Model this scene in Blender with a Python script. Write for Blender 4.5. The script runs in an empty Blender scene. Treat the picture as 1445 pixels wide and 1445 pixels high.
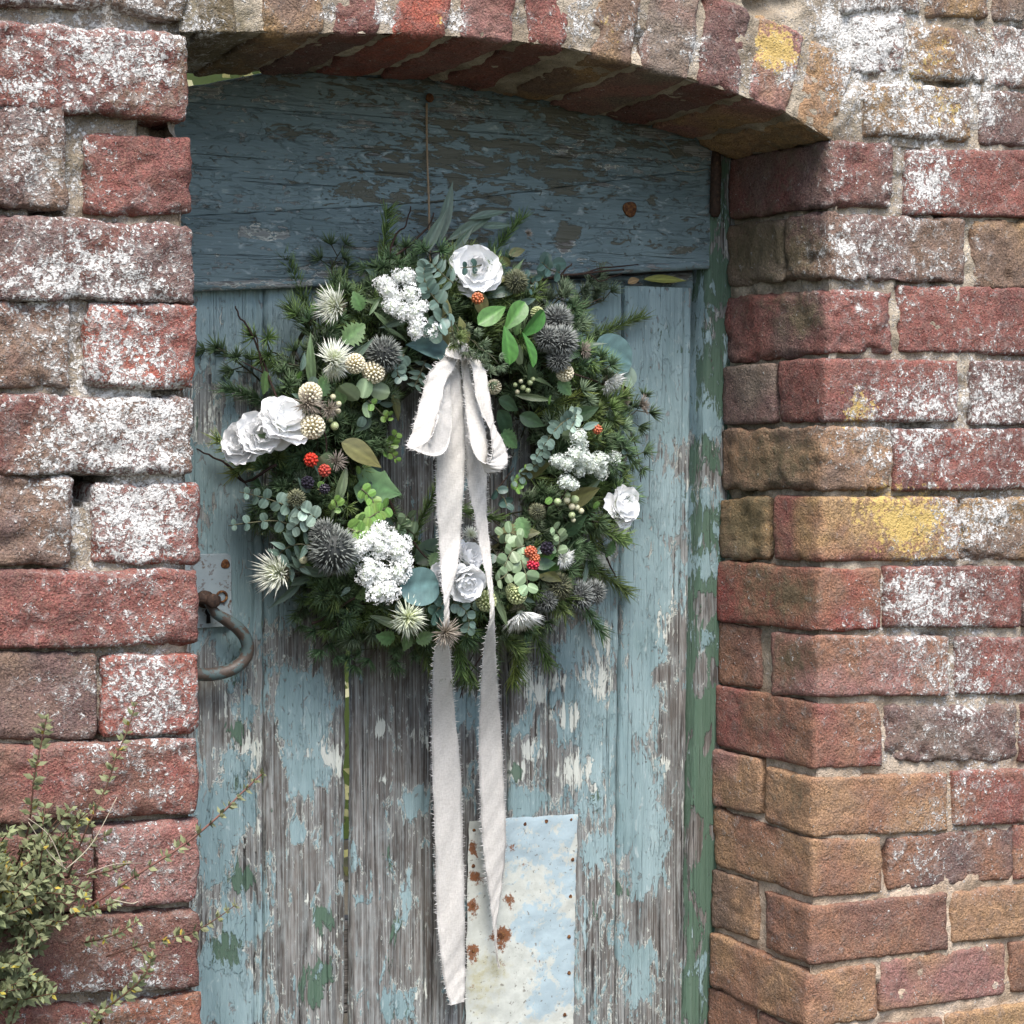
import bpy, math, random
import numpy as np
from mathutils import Vector, Matrix

# ------------------------------------------------------------------ camera, sky, sun, exposure
SC = bpy.context.scene
COL = SC.collection
F_PX = 2900.0; IMG = 1445.0
CAM = Vector((-1.694, -2.12, 1.5))
YAW, PITCH = math.radians(30), math.radians(-2.4)
cam_data = bpy.data.cameras.new('camera')
cam_data.sensor_width = 36; cam_data.lens = 36 * F_PX / IMG
cam_data.clip_start = 0.05; cam_data.clip_end = 500
cam = bpy.data.objects.new('camera', cam_data); COL.objects.link(cam)
cam.location = CAM
cam.rotation_euler = (math.radians(90) + PITCH, 0, -YAW)
SC.camera = cam
CR = cam.rotation_euler.to_matrix()
C_RIGHT, C_UP, C_FWD = CR @ Vector((1, 0, 0)), CR @ Vector((0, 1, 0)), CR @ Vector((0, 0, -1))

SUN_EL, SUN_AZ = math.radians(60), math.radians(200)      # azimuth measured from +Y clockwise: sun stands behind the viewer
world = bpy.data.worlds.new('World'); SC.world = world
world.use_nodes = True
wn = world.node_tree
bg = wn.nodes['Background']
sky = wn.nodes.new('ShaderNodeTexSky'); sky.sky_type = 'NISHITA'; sky.sun_disc = False
sky.sun_elevation = SUN_EL; sky.sun_rotation = SUN_AZ
sky.air_density = 1.0; sky.dust_density = 3.0; sky.ozone_density = 1.0
wn.links.new(sky.outputs[0], bg.inputs[0]); bg.inputs[1].default_value = 0.085
sun_data = bpy.data.lights.new('sun', 'SUN'); sun_data.energy = 1.5; sun_data.angle = math.radians(30)
sun_data.color = (1.0, 0.965, 0.92)
sun = bpy.data.objects.new('sun', sun_data); COL.objects.link(sun)
sdir = Vector((math.sin(SUN_AZ) * math.cos(SUN_EL), math.cos(SUN_AZ) * math.cos(SUN_EL), math.sin(SUN_EL)))
sun.rotation_euler = sdir.to_track_quat('Z', 'Y').to_euler()
sun.location = sdir * 10
SC.view_settings.view_transform = 'Standard'; SC.view_settings.look = 'None'
SC.view_settings.gamma = 1.0; SC.view_settings.exposure = 1.84
SC.view_settings.use_curve_mapping = False
SC.cycles.max_bounces = 10; SC.cycles.diffuse_bounces = 7; SC.cycles.transmission_bounces = 8

rnd = random.Random(7)

# ------------------------------------------------------------------ measuring helpers (sight line -> point on a real plane)
def ray(px, py):
    return (C_FWD + C_RIGHT * ((px - IMG / 2) / F_PX) - C_UP * ((py - IMG / 2) / F_PX))
def P(px, py, y=0.0):
    d = ray(px, py); s = (y - CAM.y) / d.y
    return CAM + d * s
def to_px(p):
    r = p - CAM; z = r.dot(C_FWD)
    return IMG / 2 + F_PX * r.dot(C_RIGHT) / z, IMG / 2 - F_PX * r.dot(C_UP) / z
_c0, _c1 = P(1174, 200), P(1141, 1372)
RB = (_c0.x - _c1.x) / (_c0.z - _c1.z); RA = _c0.x - RB * _c0.z     # the right jamb leans: x = RA + RB*z
def PR(px, py):
    d = ray(px, py); s = (RA + RB * CAM.z - CAM.x) / (d.x - RB * d.z)
    return CAM + d * s
DOOR_Y = 0.240; TOP_Y = 0.228; WALL_T = 0.223
def lin(r, g, b):
    f = lambda c: (c / 255 / 12.92) if c <= 10 else ((c / 255 + 0.055) / 1.055) ** 2.4
    return (f(r), f(g), f(b))

# ------------------------------------------------------------------ noise (numpy gradient noise)
_perm = np.random.RandomState(3).permutation(512)
_perm = np.concatenate([_perm, _perm, _perm])
_grad = np.random.RandomState(4).normal(size=(512, 3)); _grad /= np.linalg.norm(_grad, axis=1)[:, None]
def pn(p):
    p = np.asarray(p, float); i = np.floor(p).astype(int); f = p - i; i &= 511
    u = f * f * f * (f * (f * 6 - 15) + 10); out = 0
    for dx in (0, 1):
        for dy in (0, 1):
            for dz in (0, 1):
                h = _perm[_perm[_perm[(i[:, 0] + dx) & 511] + ((i[:, 1] + dy) & 511)] + ((i[:, 2] + dz) & 511)]
                g = _grad[h]
                d = (g * (f - np.array([dx, dy, dz]))).sum(1)
                w = (u[:, 0] if dx else 1 - u[:, 0]) * (u[:, 1] if dy else 1 - u[:, 1]) * (u[:, 2] if dz else 1 - u[:, 2])
                out = out + d * w
    return out * 1.5
def fbm(p, oct=4, gain=0.5):
    p = np.asarray(p, float); s = 0; a = 1
    for k in range(oct):
        s = s + a * pn(p * (2 ** k) + 17.3 * k); a *= gain
    return s

# ------------------------------------------------------------------ mesh / object helpers
def mesh_np(name, v, quads):
    me = bpy.data.meshes.new(name)
    v = np.asarray(v, np.float32); q = np.asarray(quads, np.int32)
    me.vertices.add(len(v)); me.vertices.foreach_set('co', v.ravel())
    me.loops.add(q.size); me.loops.foreach_set('vertex_index', q.ravel())
    me.polygons.add(len(q)); me.polygons.foreach_set('loop_start', np.arange(0, q.size, q.shape[1], dtype=np.int32))
    me.polygons.foreach_set('loop_total', np.full(len(q), q.shape[1], np.int32))
    me.update(calc_edges=True); me.polygons.foreach_set('use_smooth', np.ones(len(q), bool))
    return me
def set_col(me, name, arr):
    a = me.attributes.new(name, 'FLOAT_COLOR', 'POINT')
    arr = np.asarray(arr, np.float32)
    if arr.shape[1] == 3: arr = np.concatenate([arr, np.ones((len(arr), 1), np.float32)], 1)
    a.data.foreach_set('color', arr.ravel())
def obj(name, me, mat=None, parent=None, loc=(0, 0, 0), rot=None, scale=1.0):
    o = bpy.data.objects.new(name, me); COL.objects.link(o)
    if mat is not None and me is not None and len(me.materials) == 0: me.materials.append(mat)
    m = Matrix.Translation(Vector(loc))
    if rot is not None: m = m @ rot.to_4x4()
    if scale != 1.0:
        s = scale if hasattr(scale, '__len__') else (scale,) * 3
        m = m @ Matrix.Diagonal((*s, 1))
    o.matrix_basis = m
    if parent is not None: o.parent = parent
    return o
def thing(name, label, cat, loc=(0, 0, 0), group=None):
    o = obj(name, None, loc=loc); o.empty_display_size = 0.05
    o['label'] = label; o['category'] = cat
    if group: o['group'] = group
    return o
def tag(o, label, cat, group=None):
    o['label'] = label; o['category'] = cat
    if group: o['group'] = group
    return o
def world_mesh_obj(name, v, quads, mat, parent=None, attrs=None, origin=None):
    """mesh given in world coordinates; origin moved to its centre"""
    v = np.asarray(v, float)
    c = (v.max(0) + v.min(0)) / 2 if origin is None else np.array(origin)
    me = mesh_np(name, v - c, quads)
    for k, a in (attrs or {}).items(): set_col(me, k, a)
    pl = Vector(parent.location) if parent is not None else Vector((0, 0, 0))
    return obj(name, me, mat, parent, Vector(c) - pl)
def grid_quads(nu, nv, off=0, flip=False):
    a = np.arange(nu * nv).reshape(nu, nv) + off
    q = np.stack([a[:-1, :-1], a[1:, :-1], a[1:, 1:], a[:-1, 1:]], -1).reshape(-1, 4)
    return q[:, ::-1] if flip else q

class MB:
    """small mesh collector with a colour for each vertex"""
    def __init__(s): s.v = []; s.f = []; s.c = []
    def add(s, vs, fs, col):
        o = len(s.v); s.v += [tuple(p) for p in vs]
        s.f += [tuple(i + o for i in f) for f in fs]
        s.c += list(col) if (len(col) == len(vs) and hasattr(col[0], '__len__')) else [tuple(col)] * len(vs)
    def tube(s, pts, r, col, n=6, taper=None):
        pts = [Vector(p) for p in pts]; L = len(pts); vs = []; fs = []
        up = Vector((0.3, 0.2, 1)).normalized()
        for i, p in enumerate(pts):
            t = (pts[min(i + 1, L - 1)] - pts[max(i - 1, 0)])
            t = t.normalized() if t.length > 1e-9 else Vector((0, 0, 1))
            a = t.cross(up); a = a.normalized() if a.length > 1e-3 else t.orthogonal().normalized()
            b = t.cross(a)
            rr = (r[i] if hasattr(r, '__len__') else r * (1 if taper is None else 1 + (taper - 1) * i / max(1, L - 1)))
            for k in range(n):
                an = 2 * math.pi * k / n
                vs.append(p + a * (math.cos(an) * rr) + b * (math.sin(an) * rr))
        for i in range(L - 1):
            for k in range(n):
                k2 = (k + 1) % n
                fs.append((i * n + k, i * n + k2, (i + 1) * n + k2, (i + 1) * n + k))
        fs.append(tuple(range(n - 1, -1, -1))); fs.append(tuple(range((L - 1) * n, L * n)))
        s.add(vs, fs, col)
    def blade(s, p, d, L, w, col, tipcol=None, bend=None, n=2):
        """thin tapering three-sided needle or filament"""
        d = Vector(d).normalized(); a = d.orthogonal().normalized(); b = d.cross(a)
        vs = []; cs = []
        for i in range(n):
            t = i / n; q = Vector(p) + d * (L * t) + (Vector(bend) * (t * t * L) if bend is not None else Vector())
            ww = w * (1 - 0.45 * t)
            for k in range(3):
                an = 2.094 * k; vs.append(q + (a * math.cos(an) + b * math.sin(an)) * ww)
                cs.append(tuple(c0 + (c1 - c0) * t for c0, c1 in zip(col, tipcol or col)))
        vs.append(Vector(p) + d * L + (Vector(bend) * L if bend is not None else Vector())); cs.append(tuple(tipcol or col))
        fs = []
        for i in range(n - 1):
            for k in range(3): fs.append((i * 3 + k, i * 3 + (k + 1) % 3, i * 3 + 3 + (k + 1) % 3, i * 3 + 3 + k))
        T = len(vs) - 1
        for k in range(3): fs.append(((n - 1) * 3 + k, (n - 1) * 3 + (k + 1) % 3, T))
        s.add(vs, fs, cs)
    def ball(s, c, r, col, nu=8, nv=6, squash=(1, 1, 1), noise=0, topcol=None):
        vs = []; fs = []; cs = []
        for j in range(nv + 1):
            th = math.pi * j / nv
            for i in range(nu):
                ph = 2 * math.pi * i / nu
                rr = r * (1 + noise * (rnd.random() - .5))
                vs.append(Vector(c) + Vector((rr * squash[0] * math.sin(th) * math.cos(ph), rr * squash[1] * math.sin(th) * math.sin(ph), rr * squash[2] * math.cos(th))))
                cs.append(col if topcol is None else tuple(a + (b - a) * (1 - j / nv) for a, b in zip(col, topcol)))
        for j in range(nv):
            for i in range(nu):
                fs.append((j * nu + i, (j + 1) * nu + i, (j + 1) * nu + (i + 1) % nu, j * nu + (i + 1) % nu))
        s.add(vs, fs, cs)
    def mesh(s, name, smooth=True):
        me = bpy.data.meshes.new(name); me.from_pydata(s.v, [], s.f); me.update()
        set_col(me, 'col', np.array(s.c, np.float32).reshape(-1, 3))
        if smooth: me.polygons.foreach_set('use_smooth', np.ones(len(me.polygons), bool))
        return me
    def build(s, name, mat, parent=None, world=True, smooth=True):
        """vertices in world coordinates -> object whose origin is the centre of its box"""
        a = np.array([tuple(p) for p in s.v]); c = (a.max(0) + a.min(0)) / 2
        s.v = [tuple(p) for p in (a - c)]
        pl = Vector(parent.location) if parent is not None else Vector((0, 0, 0))
        return obj(name, s.mesh(name, smooth), mat, parent, Vector(c) - pl)

# ------------------------------------------------------------------ material helpers
class Mat:
    def __init__(s, name):
        s.m = bpy.data.materials.new(name); s.m.use_nodes = True
        s.t = s.m.node_tree; s.b = s.t.nodes['Principled BSDF']
    def n(s, typ, ins=None, **kw):
        nd = s.t.nodes.new(typ)
        for k, v in kw.items(): setattr(nd, k, v)
        for k, v in (ins or {}).items():
            if isinstance(v, bpy.types.NodeSocket): s.t.links.new(v, nd.inputs[k])
            elif v is not None:
                try: nd.inputs[k].default_value = v
                except TypeError: nd.inputs[k].default_value = (*v, 1)
        return nd
    def pos(s): return s.n('ShaderNodeNewGeometry').outputs['Position']
    def attr(s, name): return s.n('ShaderNodeAttribute', attribute_name=name)
    def noise(s, vec, scale, detail=4, rough=.5, dist=0):
        return s.n('ShaderNodeTexNoise', {'Vector': vec, 'Scale': scale, 'Detail': detail, 'Roughness': rough, 'Distortion': dist}).outputs['Fac']
    def math(s, op, a, b=None, c=None, clamp=False):
        nd = s.n('ShaderNodeMath', operation=op, use_clamp=clamp)
        for i, v in enumerate((a, b, c)):
            if v is None: continue
            if isinstance(v, bpy.types.NodeSocket): s.t.links.new(v, nd.inputs[i])
            else: nd.inputs[i].default_value = v
        return nd.outputs[0]
    def mul(s, a, b): return s.math('MULTIPLY', a, b)
    def add(s, a, b): return s.math('ADD', a, b)
    def sub(s, a, b): return s.math('SUBTRACT', a, b)
    def step(s, v, thr, w):   # soft step
        return s.math('DIVIDE', s.sub(v, thr), w, clamp=True)
    def mix(s, fac, a, b, blend='MIX'):
        nd = s.n('ShaderNodeMix', data_type='RGBA', blend_type=blend)
        for i, v in ((0, fac), (6, a), (7, b)):
            if isinstance(v, bpy.types.NodeSocket): s.t.links.new(v, nd.inputs[i])
            elif i == 0: nd.inputs[0].default_value = v
            else: nd.inputs[i].default_value = (*v[:3], 1)
        return nd.outputs[2]
    def vscale(s, vec, sc):
        return s.n('ShaderNodeVectorMath', {0: vec, 1: sc}, operation='MULTIPLY').outputs[0]
    def vadd(s, a, b):
        return s.n('ShaderNodeVectorMath', {0: a, 1: b}, operation='ADD').outputs[0]
    def ramp(s, fac, stops):
        nd = s.n('ShaderNodeValToRGB', {'Fac': fac}); e = nd.color_ramp.elements
        while len(e) < len(stops): e.new(0.5)
        for k, (p, c) in enumerate(stops): e[k].position = p; e[k].color = (*c, 1)
        return nd.outputs[0]
    def out(s, col=None, rough=.8, bump=None, dist=.002, strength=1.0, spec=.3, metal=0):
        def st(k, v):
            if isinstance(v, bpy.types.NodeSocket): s.t.links.new(v, s.b.inputs[k])
            elif k == 'Base Color': s.b.inputs[k].default_value = (*v[:3], 1)
            else: s.b.inputs[k].default_value = v
        if col is not None: st('Base Color', col)
        st('Roughness', rough); st('Specular IOR Level', spec); st('Metallic', metal)
        if bump is not None:
            bn = s.n('ShaderNodeBump', {'Height': bump, 'Distance': dist, 'Strength': strength})
            s.t.links.new(bn.outputs[0], s.b.inputs['Normal'])
        return s.m

def brick_material(name, mortar=False):
    M = Mat(name); p = M.pos()
    col = M.attr('col').outputs['Color']
    w = M.n('ShaderNodeSeparateColor', {0: M.attr('wear').outputs['Color']})
    lich, yel, moss = w.outputs[0], w.outputs[1], w.outputs[2]
    fine = M.noise(p, 330, 2, .7); mid = M.noise(p, 62, 4, .7, .6); big = M.noise(p, 17, 3, .6, .5); g = M.noise(p, 640, 1, .6)
    c = M.mix(M.step(fine, .36, .26), M.mix(.2 if mortar else .6, col, (.0, .0, .0)), col)
    c = M.mix(M.mul(M.step(mid, .42, .20), .70), c, M.mix(.68, col, (.11, .085, .078) if not mortar else (.16, .14, .11)))
    c = M.mix(M.mul(M.step(big, .48, .16), .40), c, M.mix(.55, col, (.20, .115, .085) if not mortar else (.40, .34, .27)))
    c = M.mix(M.mul(M.step(g, .58, .08), .26), c, (.42, .31, .20))              # sand grains
    c = M.mix(M.mul(M.step(g, .38, -.08), .75), c, (.035, .027, .023))           # pits
    mo = M.step(M.add(M.mul(M.add(mid, M.mul(fine, .4)), .62), M.mul(moss, .50)), .60, .22)   # algae and moss film
    c = M.mix(M.mul(mo, .72), c, M.mix(fine, (.05, .042, .024), (.17, .15, .085)))
    yv = M.add(M.add(.5, M.mul(M.sub(M.noise(p, 130, 3, .75), .5), 1.3)), M.mul(M.sub(big, .5), .8))       # yellow lichen
    ym = M.step(yv, M.sub(1.0, M.mul(yel, .74)), .14)
    c = M.mix(M.mul(ym, .82), c, M.mix(fine, (.40, .26, .07), (.68, .53, .20)))
    v1 = M.noise(p, 235, 2.5, .75, .5); v2 = M.noise(M.vadd(p, (3.3, 1.7, 5.1)), 66, 4, .72, .9)           # white lichen crust
    v = M.add(M.add(.5, M.mul(M.sub(v1, .5), 1.25)), M.add(M.mul(M.sub(v2, .5), 1.05), M.mul(M.sub(big, .5), .35)))
    film = M.mul(M.step(M.add(M.mul(v2, .7), M.mul(mid, .3)), M.sub(.68, M.mul(lich, .30)), .22), .58)
    c = M.mix(film, c, (.50, .465, .44))                                         # soft chalky film
    wm = M.step(v, M.sub(.985, M.mul(lich, .60)), .10)
    wc = M.mix(M.step(fine, .30, .4), (.34, .33, .315), (.83, .82, .79))
    c = M.mix(M.mul(wm, .93), c, wc)
    h = M.add(M.add(M.mul(fine, .38), M.mul(mid, 1.0)), M.add(M.mul(wm, .34), M.mul(v1, .5)))
    return M.out(c, .92, h, .0042, 1.0, .15)
M_BRICK = brick_material('weathered_brick'); M_MORTAR = brick_material('lime_mortar', True)
# ------------------------------------------------------------------ brick wall with its arched opening
GROUND_Z = 0.0
wall = thing('brick_wall', 'old lichen-covered red brick garden wall with an arched doorway', 'wall', (P(1160, 650).x, 0.1, 0))

# wear painted by place: (px, py, radius, amount)
W_WHITE = [(465,20,14,.7),(545,30,20,.4),(648,30,20,.4),(740,20,16,.5),(905,30,20,.5),(140,20,170,.75),(200,95,60,.35),(60,60,60,.2),(45,230,60,.35),(200,240,70,-.25),(80,360,110,.55),(210,395,80,.5),(30,420,40,.3),
 (200,490,70,.1),(60,500,60,.1),(140,590,120,.62),(240,590,60,.45),(60,640,70,.3),(205,735,75,.95),(60,740,60,.12),(140,860,140,.05),(215,970,75,.95),(70,960,80,.25),
 (230,1100,60,.35),(60,1100,60,.1),(170,1200,70,.5),(250,1220,50,.2),(250,1330,60,.1),(130,1410,90,.55),(200,1390,60,.3),
 (320,18,70,.15),(545,25,18,.75),(643,25,16,.8),(733,30,12,.4),(818,35,26,.8),(870,20,40,.15),(900,60,16,.7),(950,50,40,.35),(985,70,18,.85),(1055,110,22,.8),(1115,110,18,.85),
 (1050,30,24,.3),(1210,60,50,.75),(1200,150,40,.45),(1250,60,60,.55),(1290,170,50,.4),(1310,40,60,.25),(1425,80,50,.9),(1430,160,60,.3),(1380,150,30,.5),(1180,20,50,.6),(1300,205,60,.5),
 (1310,265,28,.7),(1180,250,20,.5),(1190,340,45,.6),(1300,350,60,.45),(1230,370,50,.3),(1420,340,50,.1),(1350,430,80,.25),(1200,430,40,.2),(1200,480,50,.15),
 (1220,540,40,.3),(1310,560,40,.75),(1420,560,50,.75),(1220,620,50,.5),(1290,640,50,.4),(1400,630,80,.25),(1350,740,26,.7),(1420,730,60,.45),(1400,720,40,.3),
 (1290,840,50,.6),(1370,840,60,.35),(1310,930,50,.3),(1230,930,60,.2),(1390,950,60,.2),(1430,900,40,.2),(1340,1030,80,.45),(1210,1050,40,.1),(1380,1000,60,.05),
 (1200,1130,60,-.2),(1330,1130,60,.15),(1280,1210,50,.35),(1380,1200,60,.2),(1400,1110,40,.1)]
W_YEL = [(1130,60,60,.3),(1250,130,60,.3),(1330,60,50,.35),(1190,640,40,.3),(1320,730,50,.3),(225,600,40,.25),(455,25,26,.25),(620,25,22,.75),(680,20,22,.35),(850,30,26,.7),(875,70,22,.5),(1092,70,30,.95),(1160,90,40,.25),(1345,160,34,.75),(1240,160,30,.25),(1210,575,30,.95),
 (1270,740,60,.95),(1210,720,30,.3),(1040,560,20,.25),(1050,660,24,.35),(1215,490,40,.35),(1390,730,50,.3),(1080,830,40,.45),(1300,90,50,.3),(1400,390,40,.4),(1060,330,40,.15)]
W_MOSS = [(180,150,60,.5),(90,230,40,.6),(60,320,60,.25),(110,480,40,.4),(60,540,60,.3),(250,650,40,.3),(60,680,60,.3),(90,930,80,.35),(300,20,80,.65),(140,1130,60,.2),(60,1300,90,.45),
 (1060,350,60,.75),(1140,350,50,.55),(1090,450,70,.35),(1140,450,30,.6),(1080,650,70,.6),(1140,650,40,.35),(1050,740,50,.75),(1080,840,70,.55),(1130,840,30,.5),(1120,930,30,.6),(1030,930,30,.1),
 (1080,1010,80,.35),(1120,1120,40,.45),(1240,160,60,.45),(1330,80,60,.3),(1400,390,60,.3),(1240,640,50,.3),(1400,740,60,.5),(1230,1130,90,.1),(1250,1330,90,.25),(300,90,90,.5),(1110,200,80,.5)]
def field(pts, blobs, soft=False):
    a = np.asarray(pts); r = a - np.array(CAM)
    z = r @ np.array(C_FWD); x = IMG / 2 + F_PX * (r @ np.array(C_RIGHT)) / z; y = IMG / 2 - F_PX * (r @ np.array(C_UP)) / z
    s = np.zeros(len(a))
    for bx, by, br, am in blobs:
        e = ((x - bx) ** 2 + (y - by) ** 2) / (br * br)
        s += am * .68 * np.exp(-(e / 1.45) ** .85) if soft else am * np.exp(-e * 1.1)
    return s
def wear(pts, extra=0.0):
    n = fbm(np.asarray(pts) * 9, 3) * .10
    a_ = np.asarray(pts); extra = extra + .06 * ((a_[:, 0] > -.1) & (a_[:, 2] < 1.3))
    return np.stack([np.clip(field(pts, W_WHITE, True) + .30 + n + extra, 0, 1.2), np.clip(field(pts, W_YEL, True) * 1.35 + n * .4, 0, 1.2), np.clip(field(pts, W_MOSS) + n, 0, 1.2)], 1)

def rbox(c8, cell, seed, rad=.008, amp=.0022, chip=.010, cells=None):
    """rounded, weathered brick from 8 corners c8[ix][iy][iz]; returns verts, quads"""
    c8 = np.array(c8, float)
    d = np.array([np.linalg.norm(c8[1, :, :] - c8[0, :, :], axis=-1).mean(), np.linalg.norm(c8[:, 1] - c8[:, 0], axis=-1).mean(), np.linalg.norm(c8[:, :, 1] - c8[:, :, 0], axis=-1).mean()])
    n = [max(2, int(round(d[k] / (cell if cells is None else cells[k])))) for k in range(3)]
    h = d / 2
    vs = []; qs = []; off = 0
    for ax in range(3):
        for sg in (-1, 1):
            u, v = [(1, 2), (2, 0), (0, 1)][ax]
            U, V = np.meshgrid(np.linspace(-1, 1, n[u] + 1), np.linspace(-1, 1, n[v] + 1), indexing='ij')
            a = np.zeros((U.size, 3)); a[:, ax] = sg; a[:, u] = U.ravel(); a[:, v] = V.ravel()
            vs.append(a); qs.append(grid_quads(n[u] + 1, n[v] + 1, off, sg < 0)); off += len(a)
    a = np.concatenate(vs); q = np.concatenate(qs)
    key = np.round(a * 1e5).astype(np.int64)
    _, idx, inv = np.unique(key, axis=0, return_index=True, return_inverse=True)
    a = a[idx]; q = inv.ravel()[q]
    p = a * h
    sp = p + np.array([seed * 1.37, seed * .71, seed * 2.1])
    rr = rad * (1 + 1.0 * fbm(sp * 34, 4, .6)) + chip * np.clip(fbm(sp * 17 + 5, 2) - .25, 0, 1)
    rr = np.clip(rr, .002, min(h) * .75)
    inner = np.clip(p, -(h - rr[:, None]), h - rr[:, None])
    dv = p - inner; L = np.linalg.norm(dv, axis=1); L[L == 0] = 1
    nv = dv / L[:, None]
    p = inner + nv * np.minimum(rr, 9)[:, None]
    dis = fbm(sp * 22, 5, .62) * amp * 1.15 - np.clip(fbm(sp * 40 + 9, 3) - .28, 0, 1) * amp * 2.8 + pn(sp * 160) * .0007
    p = p + nv * dis[:, None]
    t = (p / h + 1) / 2
    out = 0
    for i in (0, 1):
        for j in (0, 1):
            for k in (0, 1):
                w = (t[:, 0] if i else 1 - t[:, 0]) * (t[:, 1] if j else 1 - t[:, 1]) * (t[:, 2] if k else 1 - t[:, 2])
                out = out + w[:, None] * c8[i, j, k]
    return out, q

BRICK_N = [0]
def add_brick(c8, col, name='brick', proud=0.0, rad=.0042, amp=.0016, chip=.014, col2=None, lich=0.0, cell=.0046):
    BRICK_N[0] += 1; s = BRICK_N[0]
    c8 = np.array(c8, float); g_ = .0028
    for i in (0, 1):
        for k in (0, 1):
            c8[i, :, k, 0] += g_ * (2 * i - 1) * (0 if name == 'brick' and abs(c8[0, 0, 0, 0] - (RA + RB * c8[0, 0, 0, 2])) < .012 and i == 0 else 1); c8[i, :, k, 2] += g_ * (2 * k - 1)
    v, q = rbox(c8, cell, s * 3.7, rad, amp, chip, cells=(cell, cell * 1.5, cell))
    t = np.clip(.5 + 1.3 * fbm(v * 11 + s * 3.1, 3), 0, 1)[:, None]
    c2 = np.array(col2 if col2 is not None else [c * .62 for c in col])
    cc = np.array(col) * t + c2 * (1 - t)
    cc = cc * .86 + cc.mean(1, keepdims=True) * .14
    return world_mesh_obj(name, v, q, M_BRICK, wall, {'col': cc, 'wear': wear(v, lich)})

RED, DKRED, BRN, PURP, ORG, GRY, OCH, ROSE = lin(150,89,80), lin(128,79,73), lin(136,110,92), lin(122,95,91), lin(180,92,72), lin(140,125,111), lin(180,144,96), lin(164,115,107)
TAN = lin(176,136,98); BROWN2 = lin(158,112,86); CHO = lin(136,96,82)
J = lambda a: (rnd.random() - .5) * a
def front_brick(x0, x1, ytl, ytr, ybl, ybr, col, depth=.11, col2=None, y=None, lich=0, **kw):
    y = J(.005) if y is None else y
    t = [[None, None], [None, None]]
    c8 = np.zeros((2, 2, 2, 3))
    for i, (x, yt, yb) in enumerate(((x0, ytl, ybl), (x1, ytr, ybr))):
        for k, yy in enumerate((yb, yt)):
            pt = P(x, yy, y + J(.002)); c8[i, 0, k] = pt; c8[i, 1, k] = (pt.x, y + depth, pt.z)
    return add_brick(c8, col, col2=col2, lich=lich, **kw)
def corner_brick(x1, ytl, ytr, ybl, ybr, xb, ytb, ybb, col, col2=None, depth=None, xc=None, **kw):
    """brick at the right jamb: front face from the corner line to x1, side face back to pixel column xb"""
    c8 = np.zeros((2, 2, 2, 3)); y = J(.003); j = J(.004)
    for k, (yl, yr, yb) in enumerate(((ybl, ybr, ybb), (ytl, ytr, ytb))):
        cx = 1174 + (yl - 200) / (1372 - 200) * (1141 - 1174)
        a = P(cx if xc is None else xc, yl, y); b = P(x1, yr, y); c = PR(xb, yb); a.x += j; c.x += j
        c8[0, 0, k] = a; c8[1, 0, k] = b; c8[0, 1, k] = c; c8[1, 1, k] = (b.x, c.y, c.z)
    return add_brick(c8, col, col2=col2, **kw)
def reveal_brick(xa, xb, yta, ytb, yba, ybb, col, col2=None, **kw):
    """brick whose end shows only in the right reveal: xa is its far column, xb its near column"""
    c8 = np.zeros((2, 2, 2, 3)); j = J(.005)
    for k, (ya, yb) in enumerate(((yba, ybb), (yta, ytb))):
        f = PR(xa, ya); n = PR(xb, yb)
        c8[0, 0, k] = (n.x + j, n.y, n.z); c8[0, 1, k] = (f.x + j, f.y, f.z)
        c8[1, 0, k] = (n.x + .1, n.y, n.z); c8[1, 1, k] = (f.x + .1, f.y, f.z)
    return add_brick(c8, col, col2=col2, **kw)

ROUGH = dict(rad=.0075, amp=.0034, chip=.024)
# left pier -------------------------------------------------------------
LP = [(-160,150,-95,-85,0,6,BRN,PURP),(166,262,-82,-78,8,30,GRY,BRN),
 (-160,265,20,50,136,168,RED,DKRED),
 (-170,93,138,146,285,292,BRN,PURP),(122,269,190,196,297,302,DKRED,RED),
 (-150,272,295,320,416,425,DKRED,PURP),
 (-170,97,424,428,546,546,BRN,RED),(129,275,430,434,540,548,ORG,RED),
 (-165,272,556,562,667,666,BRN,DKRED),
 (-170,101,671,675,793,797,PURP,BRN),(136,281,687,684,792,793,RED,ORG),
 (-150,278,808,808,915,908,RED,DKRED),
 (-170,136,922,924,1042,1040,PURP,BRN),(149,279,930,926,1036,1034,ORG,RED),
 (-160,277,1062,1046,1170,1146,CHO,RED),
 (-170,129,1186,1182,1290,1286,CHO,DKRED),(141,279,1172,1160,1282,1270,ROSE,RED),
 (-160,279,1308,1288,1410,1393,CHO,DKRED),
 (-170,140,1428,1424,1540,1536,CHO,RED),(150,281,1426,1402,1530,1512,ORG,BROWN2)]
for k, (x0, x1, a, b, c, d, c1, c2) in enumerate(LP):
    front_brick(x0, x1, a, b, c, d, c1, depth=.222 if x1 > 200 else .11, col2=c2, y=J(.012), **(ROUGH if k < 10 else dict(rad=.0055, amp=.0024, chip=.018)))
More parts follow.
